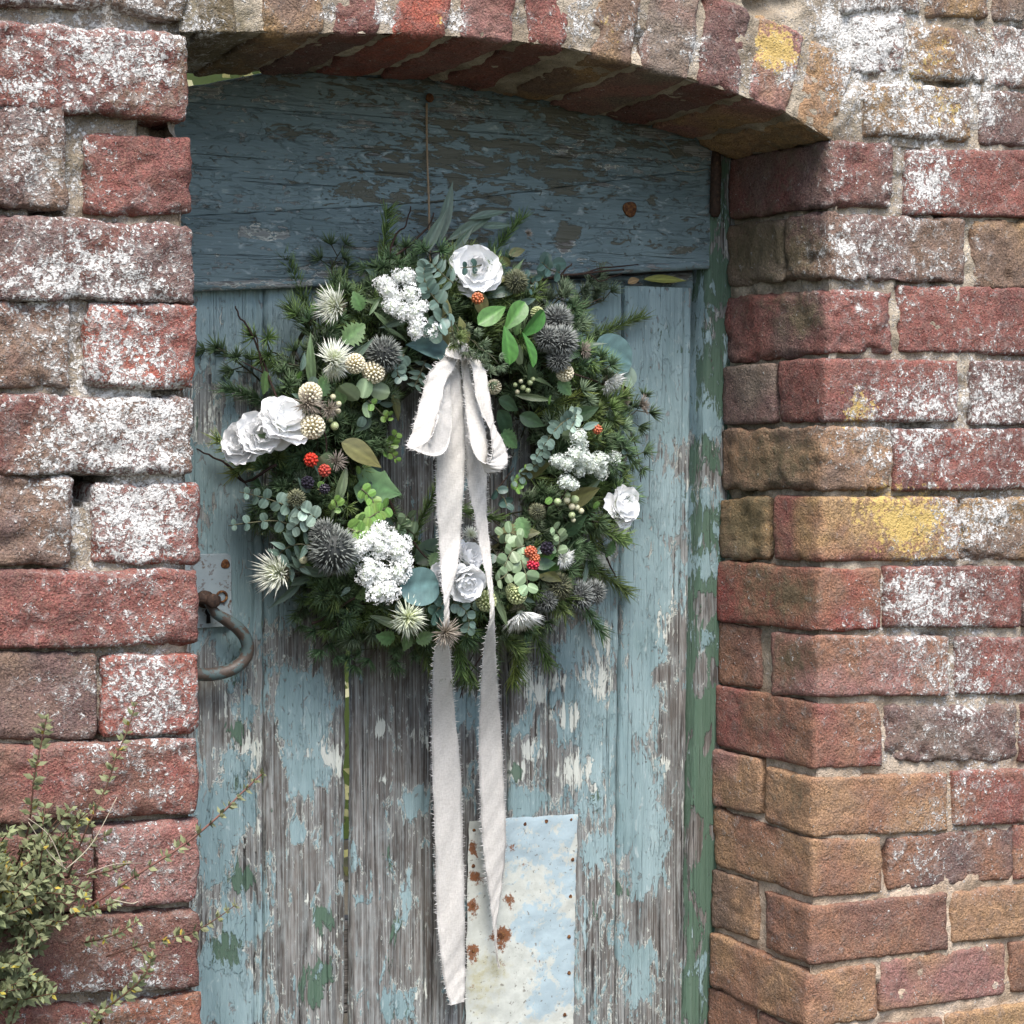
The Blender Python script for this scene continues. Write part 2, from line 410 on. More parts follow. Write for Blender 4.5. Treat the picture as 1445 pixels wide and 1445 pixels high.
# right pier: front bricks, corner bricks and reveal bricks ---------------
corner_brick(1260,200,204,288,290, 1028,226,308, DKRED, PURP, rad=.007, amp=.0026)
front_brick(1283,1520,212,216,300,306, RED, col2=DKRED)
corner_brick(1362,298,312,392,398, 1106,310,392, PURP, BRN, **ROUGH)
reveal_brick(1024,1104,320,312,401,394, GRY, BRN, **ROUGH)
front_brick(1376,1560,312,316,404,408, BRN, col2=OCH, **ROUGH)
corner_brick(1260,410,412,497,497, 1019,421,512, PURP, RED, rad=.010, amp=.003)
front_brick(1272,1520,405,410,494,500, DKRED, col2=RED)
corner_brick(1352,508,511,593,592, 1096,511,594, RED, DKRED)
reveal_brick(1019,1092,520,515,597,594, PURP, GRY)
front_brick(1376,1580,511,513,597,598, PURP, col2=DKRED)
corner_brick(1258,604,606,690,688, 1018,609,690, BRN, TAN, **ROUGH)
front_brick(1266,1500,608,606,690,688, RED, col2=DKRED)
corner_brick(1355,703,704,790,788, 1090,702,787, RED, OCH, rad=.007)
reveal_brick(1014,1083,706,703,785,787, BRN, OCH, **ROUGH)
front_brick(1361,1560,705,707,788,790, BRN, col2=OCH, **ROUGH)
corner_brick(1243,804,805,889,886, 1011,794,874, BROWN2, lin(150,70,64))
front_brick(1253,1440,802,802,883,884, DKRED, col2=RED)
front_brick(1449,1640,803,804,884,884, DKRED, col2=PURP)
corner_brick(1338,899,902,980,980, 1087,894,978, ROSE, BROWN2)
reveal_brick(1009,1068,879,890,962,970, CHO, BROWN2)
front_brick(1352,1560,901,902,978,978, RED, col2=PURP)
corner_brick(1243,995,997,1084,1080, 1007,969,1049, BROWN2, RED)
front_brick(1250,1436,998,996,1074,1076, PURP, col2=GRY, rad=.011, amp=.003, chip=.03)
front_brick(1442,1640,996,996,1074,1074, DKRED)
corner_brick(1336,1101,1094,1180,1172, 1078,1083,1157, BROWN2, TAN)
reveal_brick(1004,1073,1059,1073,1134,1147, TAN, ROSE)
front_brick(1350,1560,1091,1084,1164,1155, BROWN2, col2=RED)
corner_brick(1243,1188,1184,1266,1258, 1004,1142,1218, BROWN2, TAN)
front_brick(1256,1428,1186,1168,1254,1240, BROWN2, col2=PURP)
front_brick(1434,1640,1167,1150,1240,1224, TAN, col2=RED)
corner_brick(1336,1283,1262,1361,1338, 1077,1259,1336, BROWN2, CHO)
reveal_brick(1001,1065,1229,1247,1305,1326, TAN, BRN)
front_brick(1346,1560,1260,1240,1330,1306, TAN, col2=CHO)
corner_brick(1236,1375,1363,1452,1436, 1001,1318,1391, TAN, BROWN2)
front_brick(1246,1418,1358,1332,1426,1402, TAN, col2=ROSE)
front_brick(1428,1640,1332,1306,1400,1378, BROWN2)
corner_brick(1330,1466,1440,1545,1520, 1066,1428,1508, BROWN2, CHO)
reveal_brick(997,1062,1396,1416,1476,1500, CHO, BROWN2)
front_brick(1338,1560,1436,1400,1516,1482, OCH, col2=TAN)
# above the springing, right
for b in [(1195,1300,-62,-58,14,16,GRY,BRN),(1310,1396,-58,-55,20,24,BRN,OCH),(1405,1600,-52,-48,28,34,BRN,GRY),
          (1208,1277,24,28,100,104,GRY,ROSE),(1281,1395,38,40,108,112,OCH,BRN),(1402,1600,38,44,120,126,ROSE,GRY),
          (1222,1370,118,124,190,196,BRN,OCH),(1386,1600,130,138,202,208,PURP,BRN)]:
    front_brick(*b[:6], b[6], col2=b[7], **ROUGH)
# arch bricks (front lower edge / upper edge), each runs through to the back
ARCH_F = [(200,45),(263,45),(320,46),(380,46),(480,48),(556,48),(653,52),(743,60),(798,68),(860,83),(947,105),(1045,134),(1110,160),(1173,197)]
def arch_py(x): return float(np.interp(x, [a for a, b in ARCH_F], [b for a, b in ARCH_F]))
VS = [(288,334,278,326,GRY,BRN),(377,457,372,455,BRN,OCH),(471,535,470,536,PURP,DKRED),(557,632,560,636,RED,ORG),(652,723,660,730,ROSE,RED),(743,798,752,806,RED,DKRED),
      (837,893,848,905,OCH,BRN),(908,972,925,990,ROSE,GRY),(986,1042,1004,1058,PURP,DKRED),(1058,1112,1078,1134,OCH,ROSE),(1127,1174,1148,1206,TAN,OCH)]
ARCH_B = [(200,110),(265,108),(380,102),(480,106),(594,111),(674,129),(757,142),(826,158),(905,176),(978,195),(1028,224)]
bx_ = [P(a, b, WALL_T).x for a, b in ARCH_B]; bz_ = [P(a, b, WALL_T).z for a, b in ARCH_B]
zback = lambda x: np.interp(x, bx_, bz_)
for k, (a, b, ta, tb, c1, c2) in enumerate(VS):
    ya, yb = arch_py(a) - 1, arch_py(b) - 1
    H = 128 if k < 8 else (126, 118, 112)[k - 8]
    c8 = np.zeros((2, 2, 2, 3)); y = J(.004); dz = J(.002)
    for i, (x, xt, yy) in enumerate(((a, ta, ya), (b, tb, yb))):
        lo = P(x, yy, y); hi = P(xt, yy - H + (0 if k < 8 else 8 * i), y)
        c8[i, 0, 0] = lo; c8[i, 0, 1] = hi
        c8[i, 1, 0] = (lo.x, WALL_T + J(.004), zback(lo.x) + dz); c8[i, 1, 1] = (hi.x, WALL_T, hi.z)
    add_brick(c8, c1, name='arch_brick', col2=c2, rad=.007, amp=.0026, chip=.018)

# mortar: front sheets, reveal sheet and soffit sheet in one bedded mesh ------
MV, MQ = [], []; moff = 0
def m_sheet(fn, us, vs, normal, flip=False, depth=.009, amp=.006):
    """fn(u, v) -> base points; pushed in by depth with rough noise along normal"""
    global moff
    U, V = np.meshgrid(us, vs, indexing='ij'); p = fn(U.ravel(), V.ravel())
    n = np.array(normal, float)
    lowr = np.where((p[:, 2] < 1.25) & (p[:, 0] > -.3), .55, 1.0)
    r = (fbm(p * 34, 5, .6) * amp + fbm(p * 7, 2) * amp * .7) * lowr - lowr * np.clip(fbm(p * 13 + 4, 2) - .38, 0, 1) * .05
    dep = depth(p) if callable(depth) else depth
    p = p + n * (r - dep)[:, None]
    MV.append(p); MQ.append(grid_quads(len(us), len(vs), moff, flip)); moff += len(p)
def mdepth(p):
    x = p[:, 0]; z = p[:, 2]
    left = np.clip((-.5 - x) * 4, 0, 1); low = np.clip((1.25 - z) * 3, 0, 1)
    d = .0090 + .0060 * left - .0036 * low * (1 - left)
    d = d - .0025 * np.clip((z - 1.80) * 8, 0, 1) * (1 - left)
    return d + .10 * (field(p, [(117, 690, 26, 1.0), (150, 673, 20, .8)]) > .45) + .022 * np.clip((field(p, [(238,180,42,1), (70,300,30,.8), (215,425,30,.7), (240,552,24,.8), (60,805,30,.6), (140,1040,16,.9), (60,1160,40,.6)]) - .35) * 4, 0, 1)
zt, zb = 2.10, 0.62
XL = P(270, 700).x
jl = lambda z: XL + .006 + (P(264, 60).x - P(280, 1430).x) * (z - 1.5) / .95 * .8
zs = np.arange(zb, 2.06, .0055)
m_sheet(lambda u, v: np.stack([P(-260, 700).x + u * (jl(v) - .010 - P(-260, 700).x), 0 * u, v], 1), np.linspace(0, 1, 95), zs, (0, -1, 0), depth=mdepth)
m_sheet(lambda u, v: np.stack([jl(v) - .010 + 0 * u, u, v], 1), np.linspace(.010, .22, 24), zs, (1, 0, 0), depth=.0, amp=.003)
crn = lambda z: RA + RB * z + .004
xr = P(1700, 700).x
zs2 = np.arange(zb, P(1173, 197).z + .02, .0055)
m_sheet(lambda u, v: np.stack([crn(v) + .004 + u * (xr - crn(v)), 0 * u, v], 1), np.linspace(0, 1, 120), zs2, (0, -1, 0), depth=mdepth)
m_sheet(lambda u, v: np.stack([crn(v) + 0 * u, u, v], 1), np.linspace(.005, .224, 40), zs2, (-1, 0, 0), depth=lambda p: .004 + .5 * (mdepth(p) - .003), amp=.0045, flip=True)
# above the arch
ax = [P(a, b).x for a, b in ARCH_F]; az = [P(a, b).z + .001 for a, b in ARCH_F]
az_f = lambda x: np.interp(x, ax, az)
us = np.linspace(P(255, 50).x, P(1176, 197).x, 190)
m_sheet(lambda u, v: np.stack([u, 0 * u, az_f(u) + v * (2.12 - az_f(u))], 1), us, np.linspace(0, 1, 60), (0, -1, 0), depth=lambda p: .0046 + 0 * p[:, 0], amp=.0030)
m_sheet(lambda u, v: np.stack([u, v, az_f(u) + (zback(u) + .001 - az_f(u)) * v / WALL_T], 1), us, np.linspace(.0025, WALL_T, 44), (0, 0, -1), depth=.0008, amp=.0030, flip=True)
m_sheet(lambda u, v: np.stack([u, 0 * u, v], 1), np.linspace(P(1174, 197).x, xr, 110), np.arange(P(1174, 197).z, 2.12, .0055), (0, -1, 0), depth=lambda p: mdepth(p) - .001, amp=.0042)
m_sheet(lambda u, v: np.stack([u, 0 * u, v], 1), np.linspace(P(-260, 700).x, P(262, 60).x, 95), np.arange(2.05, 2.12, .0055), (0, -1, 0), depth=mdepth)
mv = np.concatenate(MV); mq = np.concatenate(MQ)
mc_t = np.clip(.5 + 1.2 * fbm(mv * 16, 3), 0, 1)[:, None]
warm = np.clip((1.3 - mv[:, 2]) * 2.5, 0, 1)[:, None] * (mv[:, 0] > -.2)[:, None]
mc = (np.array(lin(186,174,156)) * mc_t + np.array(lin(132,120,104)) * (1 - mc_t)) * (1 - warm) + warm * (np.array(lin(206,186,166)) * mc_t + np.array(lin(168,146,124)) * (1 - mc_t))
world_mesh_obj('mortar', mv, mq, M_MORTAR, wall, {'col': mc, 'wear': wear(mv, .03)})

# the wall goes on outside the picture: plain courses, one joined part
VX, QX, oX, CX = [], [], 0, []
def plain_brick(x0, x1, z0, z1, y1=.22):
    global oX
    c = np.zeros((2, 2, 2, 3)); y = J(.006)
    for i, x in enumerate((x0, x1)):
        for j, yy in enumerate((y, y1)):
            for k, z in enumerate((z0, z1)): c[i, j, k] = (x, yy, z)
    v, q = rbox(c, .03, rnd.random() * 90, .008, .002, .01, cells=(.03, .11, .03))
    VX.append(v); QX.append(q + oX); oX += len(v)
    b = [RED, DKRED, BRN, PURP, BROWN2, TAN][rnd.randrange(6)]
    CX.append(np.tile(np.array(b) * (.8 + .4 * rnd.random()), (len(v), 1)))
xl_end = P(-174, 700).x; xr_end = P(1650, 700).x; jamb_l = XL
zlow_l, zlow_r = P(60, 1546).z, P(1350, 1532).z
def z_over(x):
    return P(60, -100).z if x < XL else (P(1350, -66).z if x > crn(1.9) + .04 else float(az_f(x)) + .128)
for r in range(27):
    z0 = r * .0905 + .004; z1 = z0 + .080; off = .1165 if r % 2 else 0
    for k in range(-12, 16):
        x0 = k * .233 + off; x1 = x0 + .222
        for a, b in ((-2.6, xl_end), (xl_end + .008, jamb_l), (jamb_l + .001, crn(z0)), (crn(z0) + .001, xr_end - .008), (xr_end, 3.0)):
            u0, u1 = max(x0, a), min(x1, b)
            if u1 - u0 < .03: continue
            if a == -2.6 or b == 3.0: plain_brick(u0, u1, z0, z1); continue
            if a == xl_end + .008 or b == xr_end - .008:
                lim = zlow_l if a == xl_end + .008 else zlow_r
                if min(z1, lim) - z0 > .02: plain_brick(u0, u1, z0, min(z1, lim))
            top = max(z_over(u0), z_over(u1))
            if z1 - max(z0, top) > .02: plain_brick(u0, u1, max(z0, top), z1)
vx = np.concatenate(VX)
o = world_mesh_obj('brick_courses', vx, np.concatenate(QX), M_BRICK, wall, {'col': np.concatenate(CX), 'wear': wear(vx)})
o['kind'] = 'stuff'
# bedding core behind the courses (closes the wall body, sits behind every brick face)
def boxes(lst):
    v = []; q = []
    for (x0, x1, y0, y1, z0, z1) in lst:
        b = len(v); v += [(x, y, z) for x in (x0, x1) for y in (y0, y1) for z in (z0, z1)]
        q += [(b+0, b+1, b+3, b+2), (b+4, b+6, b+7, b+5), (b+0, b+4, b+5, b+1), (b+2, b+3, b+7, b+6), (b+0, b+2, b+6, b+4), (b+1, b+5, b+7, b+3)]
    return np.array(v, float), np.array(q)
cv, cq = boxes([(-2.6, xl_end + .06, .012, .214, 0, 2.44), (xr_end - .06, 3.0, .012, .214, 0, 2.44), (xl_end + .061, XL - .012, .012, .214, 0, .66), (crn(.3) + .016, xr_end - .061, .012, .214, 0, .66),
                (xl_end + .061, xr_end - .061, .012, .214, 2.115, 2.44), (xl_end + .06, XL - .03, .13, .213, .66, 2.115), (crn(1.9) + .10, xr_end - .061, .13, .213, .66, 2.115),
                (XL - .03, crn(1.9) + .10, .13, .213, P(700, 52).z + .05, 2.115)])
o = world_mesh_obj('wall_core', cv, cq, M_MORTAR, wall, {'col': np.tile(lin(150,138,120), (len(cv), 1)), 'wear': wear(cv)})
o.data.polygons.foreach_set('use_smooth', np.zeros(len(cq), bool))
# ------------------------------------------------------------------ ground and the garden beyond
Mg = Mat('gravel_earth'); p = Mg.pos()
gc = Mg.mix(Mg.noise(p, 3, 5, .6), (.05, .042, .03), (.11, .10, .08)); gc = Mg.mix(Mg.step(Mg.noise(p, 1.3, 4, .6), .5, .1), gc, (.035, .055, .016))
Mg.out(gc, .95, Mg.noise(p, 60, 5, .7), .01)
gn = 60
gx, gy = np.meshgrid(np.linspace(-60, 60, gn), np.linspace(-60, 60, gn), indexing='ij')
gv = np.stack([gx.ravel(), gy.ravel(), np.zeros(gn * gn)], 1); gv[:, 2] = -.002 + .02 * fbm(gv * .4, 2) * (np.abs(gv[:, 1]) > 3)
g = world_mesh_obj('ground', gv, grid_quads(gn, gn), Mg.m); g['kind'] = 'structure'

def organic(name, rough=.55, var=.25, scale=120, spec=.3, transl=0.0, bump=.0006, veins=False):
    M = Mat(name); c = M.attr('col').outputs['Color']; p = M.pos()
    oi = M.n('ShaderNodeObjectInfo').outputs['Random']
    n = M.noise(p, scale, 4, .6)
    c2 = M.mix(M.mul(n, var * 2), M.mix(.0, c, c), M.mix(.55, c, (0, 0, 0)))
    hv = M.n('ShaderNodeHueSaturation', {'Hue': M.add(.5, M.mul(M.sub(oi, .5), .03 * (var > .1))), 'Saturation': 1.0, 'Value': M.add(1.0, M.mul(M.sub(oi, .5), var)), 'Color': c2}).outputs[0]
    m = M.out(hv, rough, M.noise(p, scale * 3, 3, .6), bump, .6, spec)
    if transl:
        tr = M.n('ShaderNodeBsdfTranslucent', {'Color': hv})
        mx = M.n('ShaderNodeMixShader', {0: transl, 1: M.b.outputs[0], 2: tr.outputs[0]})
        out = M.t.nodes['Material Output']; M.t.links.new(mx.outputs[0], out.inputs['Surface'])
    return m
M_NEEDLE = organic('conifer_needles', .5, .35, 60)
M_LEAF = organic('leaf', .42, .3, 70, .4, .10)
M_PETAL = organic('white_petal', .7, .02, 90, .1, .18, .0001)
M_BLOOM = organic('blossom', .7, .08, 90, .2, .05)
M_SPIKE = organic('thistle_spikes', .6, .2, 90, .3)
M_TWIG = organic('twig_bark', .8, .3, 200, .2)
M_BERRY = organic('berry_skin', .28, .15, 90, .5)

# hedge in the garden beyond, seen only through the chinks
hb = MB()
hb.add([(-2,4.6,0),(6,4.6,0),(6,4.6,4.6),(-2,4.6,4.6)],[(0,1,2,3)],(.10,.14,.035))
for k in range(26000):
    x = rnd.uniform(-1.5, 5.5); z = rnd.uniform(0, 4.6) ; y = 4.2 + .5 * math.sin(x * 3 + z * 2) * .5 + rnd.uniform(-.25, .35)
    c = (lambda e_: (.09 + .20 * e_, .10 + .18 * e_, .035 + .08 * e_))(rnd.random() ** 1.4)
    d = Vector((J(2), J(2), J(2))).normalized(); s_ = d.orthogonal().normalized(); L = .055
    pp = Vector((x, y, z)); hb.add([pp, pp + d * L * .5 + s_ * .017, pp + d * L, pp + d * L * .5 - s_ * .017], [(0, 1, 2, 3)], c)
ho = hb.build('hedge', M_LEAF); ho['kind'] = 'stuff'; ho['label'] = 'green hedge in the garden seen through the gap above the door'; ho['category'] = 'hedge'

# ------------------------------------------------------------------ the plank door
door = thing('plank_door', 'weathered plank door with flaking pale blue paint under the brick arch', 'door', (-.43, .25, 0))
def door_material(name, horiz=False):
    M = Mat(name); p = M.pos()
    oi = M.n('ShaderNodeObjectInfo').outputs['Random']
    offv = M.n('ShaderNodeCombineXYZ', {0: M.mul(oi, 7), 1: M.mul(oi, 3.1), 2: M.mul(oi, 5)}).outputs[0]
    p = M.vadd(p, offv)
    st = (lambda a, b: M.vscale(p, (b, a, a))) if horiz else (lambda a, b: M.vscale(p, (a, a, b)))
    w = M.n('ShaderNodeSeparateColor', {0: M.attr('paint').outputs['Color']}); cb, cc, cg = w.outputs[0], w.outputs[1], w.outputs[2]
    g1 = M.noise(st(85, 5.0), 1, 4, .66, 1.4); g2 = M.noise(st(560, 8), 1, 2, .65, .3); g3 = M.noise(st(22, 3), 1, 4, .6)
    wood = M.ramp(g1, [(.28, (.03, .026, .023)), (.41, (.105, .094, .086)), (.54, (.215, .20, .185)), (.70, (.40, .385, .365))])
    wood = M.mix(M.mul(M.step(g2, .36, .3), .75), M.mix(.55, wood, (.02, .018, .016)), wood)
    wood = M.mix(M.mul(M.step(g3, .50, .16), .35), wood, (.15, .125, .10))
    crack = M.step(M.noise(st(210, 2.6), 1, 2.5, .62, .5), .355, -.035)
    wood = M.mix(M.mul(crack, .9), wood, (.012, .010, .009))
    # paint layers: flakes hang together in ragged lengths along the grain
    fl = M.noise(st(130, 55), 1, 3, .6, .5)
    big = M.noise(st(46, 13), 1, 5, .72, .9)
    nb = M.add(M.add(.5, M.mul(M.sub(big, .5), 1.9)), M.add(M.mul(M.sub(g1, .5), .45), M.mul(M.sub(fl, .5), .75)))
    ng = M.add(M.add(.5, M.mul(M.sub(M.noise(M.vadd(st(34, 10), (4.2, 1.1, 7.7)), 1, 5, .68, .6), .5), 1.7)), M.mul(M.sub(g1, .5), .4))
    nc = M.add(M.add(.5, M.mul(M.sub(M.noise(M.vadd(st(70, 13), (9.2, 3.1, 2.7)), 1, 5, .74, .5), .5), 1.5)), M.add(M.mul(M.sub(g2, .5), .7), M.mul(M.sub(fl, .5), .5)))
    mb = M.step(nb, M.sub(1.02, M.mul(cb, .80)), .03)
    band = M.mul(M.sub(M.step(nb, M.sub(.945, M.mul(cb, .80)), .03), mb), M.step(M.add(g3, M.mul(fl, .5)), .68, .1))
    mg = M.step(ng, M.sub(1.05, M.mul(cg, .80)), .03)
    mc = M.step(nc, M.sub(1.03, M.mul(cc, .75)), .05)
    chip = M.step(M.noise(M.vadd(st(120, 60), (1.2, 8.1, 3.7)), 1, 4, .68, .9), .375, -.02)
    mb = M.mul(mb, M.sub(1.0, M.mul(chip, .9)))
    tone = M.noise(st(18, 3.5), 1, 4, .6); tone2 = M.noise(p, 11, 5, .65)
    blue = (M.mix(M.step(tone, .3, .4), (.150, .232, .248), (.305, .412, .430)) if not horiz else M.mix(M.step(tone, .3, .4), (.105, .155, .168), (.195, .272, .290)))  # head boards: darker weathered blue, with the arch's shade partly put into the colour
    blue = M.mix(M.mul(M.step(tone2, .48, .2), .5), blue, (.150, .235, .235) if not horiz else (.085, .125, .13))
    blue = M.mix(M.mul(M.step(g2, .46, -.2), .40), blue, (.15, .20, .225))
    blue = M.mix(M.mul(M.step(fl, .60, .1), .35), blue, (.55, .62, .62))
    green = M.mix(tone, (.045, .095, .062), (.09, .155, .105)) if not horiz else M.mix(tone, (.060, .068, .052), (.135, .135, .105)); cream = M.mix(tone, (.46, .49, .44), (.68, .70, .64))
    # thin worn residue of pale paint left in the grain
    res = M.mul(M.step(M.add(M.add(g2, M.mul(fl, .5)), M.mul(cb, .35)), .80, .25), .42)
    wood = M.mix(res, wood, (.38, .43, .43))
    mc = M.math('MAXIMUM', mc, M.mul(band, .8))
    c = M.mix(M.mul(mc, .9), wood, cream); c = M.mix(M.mul(mg, .88), c, green); c = M.mix(M.mul(mb, .95), c, blue)
    h = M.add(M.add(M.mul(g1, .60), M.mul(g2, .30)), M.add(M.mul(mb, .50), M.add(M.mul(mc, .2), M.mul(mg, .25))))
    h = M.sub(h, M.mul(crack, .9))
    r = M.sub(.88, M.mul(mb, .22))
    return M.out(c, r, h, .0038, 1.0, .25)
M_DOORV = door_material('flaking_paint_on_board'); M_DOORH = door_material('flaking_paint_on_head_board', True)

D_BLUE = [(320,470,70,.9),(300,640,70,.75),(330,780,60,.8),(400,440,70,.7),(345,860,60,.5),(320,900,30,.5),(290,600,28,-.5),(330,960,26,.3),(345,1000,22,.6),(320,1075,24,.55),(300,1150,45,.8),(345,1300,30,.75),(310,1400,45,.7),(345,1420,40,.55),(300,1230,30,.4),
 (400,950,26,.4),(430,980,30,.55),(430,1015,40,.7),(425,1080,26,.85),(420,1110,18,.5),(420,1175,14,.7),(478,990,10,.4),(480,1180,9,.5),(482,1250,9,.45),(505,960,10,.4),(508,1270,10,.5),(510,1350,10,.5),(500,1400,10,.4),(585,1130,26,.65),(565,1260,22,.4),(570,1300,18,.4),(560,1420,24,.7),
 (535,960,12,.2),(542,1170,10,.4),(660,1010,24,.8),(656,1120,12,.4),(640,990,20,.3),(650,680,14,.6),(612,640,8,.3),
 (728,1030,14,.6),(735,1130,20,.7),(760,1130,14,.6),(830,470,60,.95),(860,560,50,.8),(800,930,20,.5),(815,980,30,.6),(840,1050,34,.55),(800,1040,14,.5),(830,900,26,.4),(825,1130,30,.4),(835,1200,18,.5),(850,1010,20,.4),(830,1400,16,.4),(845,850,18,.4),
 (930,440,60,1.0),(930,560,60,1.0),(915,700,55,.9),(905,820,48,1.0),(910,920,40,.9),(900,1000,40,.75),(895,1100,40,.8),(900,1180,44,.8),(905,1240,28,.7),(897,1350,22,.7),(900,1400,22,.7),(960,480,26,.6),(930,950,14,-.8),(955,900,20,-.6),(960,1000,22,-.5),(955,650,18,-.2),
 (1000,600,22,.6),(1004,700,22,.5),(998,800,22,.6),(996,900,20,.5),(1000,480,20,.3),(990,1360,14,.5),(1005,1040,40,-.3),(1000,1180,60,-.35),(998,1290,50,-.3)]
D_CREAM = [(300,590,30,.45),(300,450,30,.3),(380,470,50,.3),(345,1080,24,.6),(360,1060,20,.5),(310,1010,24,.3),(455,1060,26,.65),(470,1080,20,.4),(440,1020,24,.4),(440,1270,14,.6),(450,1330,16,.5),(350,1380,16,.4),(538,1030,14,.75),(542,1100,13,.7),(590,1040,18,.5),(590,1400,14,.6),(450,970,20,.3),
 (735,950,18,.8),(755,980,16,.9),(750,1060,16,.9),(730,1090,14,.7),(790,960,16,.5),(800,1010,22,.6),(840,960,24,.7),(855,1000,16,.7),(830,1080,34,.6),(850,900,24,.7),(850,1130,20,.5),(840,800,24,.6),(930,860,22,.8),(925,900,18,.6),(950,840,20,.5),(930,720,26,.3),(935,1080,14,.6),(930,1190,14,.5),(880,540,26,.3),(860,620,24,.4),(955,1080,10,.4)]
D_GREEN = [(315,930,40,.35),(325,1030,26,.5),(335,1110,20,.5),(340,1240,24,.5),(310,1350,34,.9),(335,1310,24,.5),(460,1300,24,.5),(450,1380,30,.8),(440,1420,30,.4),(728,1090,12,.6),(840,1130,16,.5),(830,1300,40,.45),(880,1250,16,.5),(870,1180,14,.4),(575,1310,24,.3),(530,1200,30,.2),(860,1050,10,.3),(560,1420,26,.4),
 (930,460,40,.5),(950,500,30,.5),(1012,400,30,.6),(1014,560,26,.5),(1012,740,26,.5),(1010,900,26,.6),(1006,1000,26,.75),(1004,1120,26,.75),(1000,1250,26,.75),(996,1400,26,.75),(985,500,30,.5),(985,800,30,.4)]
def paint_attr(v, base=(.12, .10, .14)):
    n = fbm(v * 8, 2) * .06
    return np.stack([np.clip(base[0] + field(v, D_BLUE) + n, 0, 1.1), np.clip(base[1] + field(v, D_CREAM) + n, 0, 1.1), np.clip(base[2] + field(v, D_GREEN) + n, 0, 1.1)], 1)

def board(name, xs_top, xs_bot, z_top, z_bot, y, thick, mat, parent, base=(.12, .10, .14), bead=True, ragged=.0012, y_px_ref=None, seed=0, warp=.002):
    """upright board; xs are (left,right) world x at the top and bottom"""
    wdt = xs_top[1] - xs_top[0]
    prof = [(0, thick), (0, .004), (.0025, .0008), (.005, 0)]
    nmid = max(4, int(wdt / .005)); e = wdt - (.016 if bead else .005)
    prof += [(x, 0) for x in np.linspace(.008, e, nmid)]
    if bead: prof += [(wdt - .0135, .004), (wdt - .011, .0035), (wdt - .009, .0004), (wdt - .006, -.0006), (wdt - .003, .001), (wdt - .0012, .004), (wdt, .006)]
    else: prof += [(wdt - .0025, .0008), (wdt, .004)]
    prof += [(wdt, thick)]
    prof = np.array(prof); nz = max(3, int((z_top - z_bot) / .008))
    zz = np.linspace(z_bot, z_top, nz)
    A, B = np.meshgrid(np.arange(len(prof)), zz, indexing='ij'); a = A.ravel(); z = B.ravel()
    t = (z - z_bot) / (z_top - z_bot)
    x0 = xs_bot[0] + (xs_top[0] - xs_bot[0]) * t; x1 = xs_bot[1] + (xs_top[1] - xs_bot[1]) * t
    rag = fbm(np.stack([z * 26, a * 0 + seed, a * 0], 1), 4) * ragged
    fr = prof[a, 0] / wdt
    x = x0 + fr * (x1 - x0) + rag * np.where(fr < .1, 1, np.where(fr > .9, -1, 0))
    yy = y + prof[a, 1] + fbm(np.stack([x * 40, z * 1.5 + seed, 0 * z], 1), 3) * .0006 + warp * pn(np.stack([z * 1.3 + seed, 0 * z + seed, 0 * z], 1))
    v = np.stack([x, yy, z], 1)
    q = grid_quads(len(prof), nz)
    b = len(prof) * nz
    o = world_mesh_obj(name, v, q, mat, parent, {'paint': paint_attr(v, base)})
    return o
pxz = lambda py, px=640, y=DOOR_Y: P(px, py, y).z
def wx(px, py, y=DOOR_Y): return P(px, py, y).x
Z_RAIL = pxz(404, 640)
BOARDS = [(258, 373.5, .42), (374, 489, .40), (497, 613.5, .36), (614, 718.5, .36), (719, 774.5, .46), (775, 872.5, .46), (873, 968, .44)]
for k, (a, b, base) in enumerate(BOARDS):
    dxt = {0: 1, 1: 1.5, 2: 2, 3: 3, 4: 5, 5: 7, 6: 10}[k]       # boards spread slightly upwards in the picture
    gapl = 1.5 if k == 2 else 0
    xt = (wx(a + dxt + (0 if k == 0 else 0) + gapl, 400), wx(b + dxt, 400)); xb = (wx(a - dxt * .3, 1445), wx(b - dxt * .3, 1445))
    zt_ = Z_RAIL - .002 + (.012 if k > 3 else 0)
    # extend straight down to the threshold
    zb_ = .03; s = (pxz(400) - zb_) / (pxz(400) - pxz(1445))
    xb = tuple(xt[i] + (xb[i] - xt[i]) * s for i in (0, 1))
    if k == 0: xt = (XL - .05, xt[1]); xb = (XL - .05, xb[1])
    board('plank', xt, xb, zt_, zb_, DOOR_Y + J(.003), .012, M_DOORV, door, (base, base * .95, .30), True, .0016 if k != 1 else .0025, seed=k * 5.3)
# ledges (cross battens) nailed behind the planks
for z0, z1, y0 in ((pxz(1412), pxz(1285), DOOR_Y + .0185), (Z_RAIL - .05, Z_RAIL + .05, DOOR_Y + .0255), (.18, .30, DOOR_Y + .0185), (P(700, 300, TOP_Y).z, P(980, 225, TOP_Y).z, DOOR_Y + .0265)):
    v, q = boxes([(XL - .04, .02, y0, DOOR_Y + .05, z0, z1)])
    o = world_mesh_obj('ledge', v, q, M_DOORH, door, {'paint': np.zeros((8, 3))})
    o.data.polygons.foreach_set('use_smooth', np.zeros(6, bool))
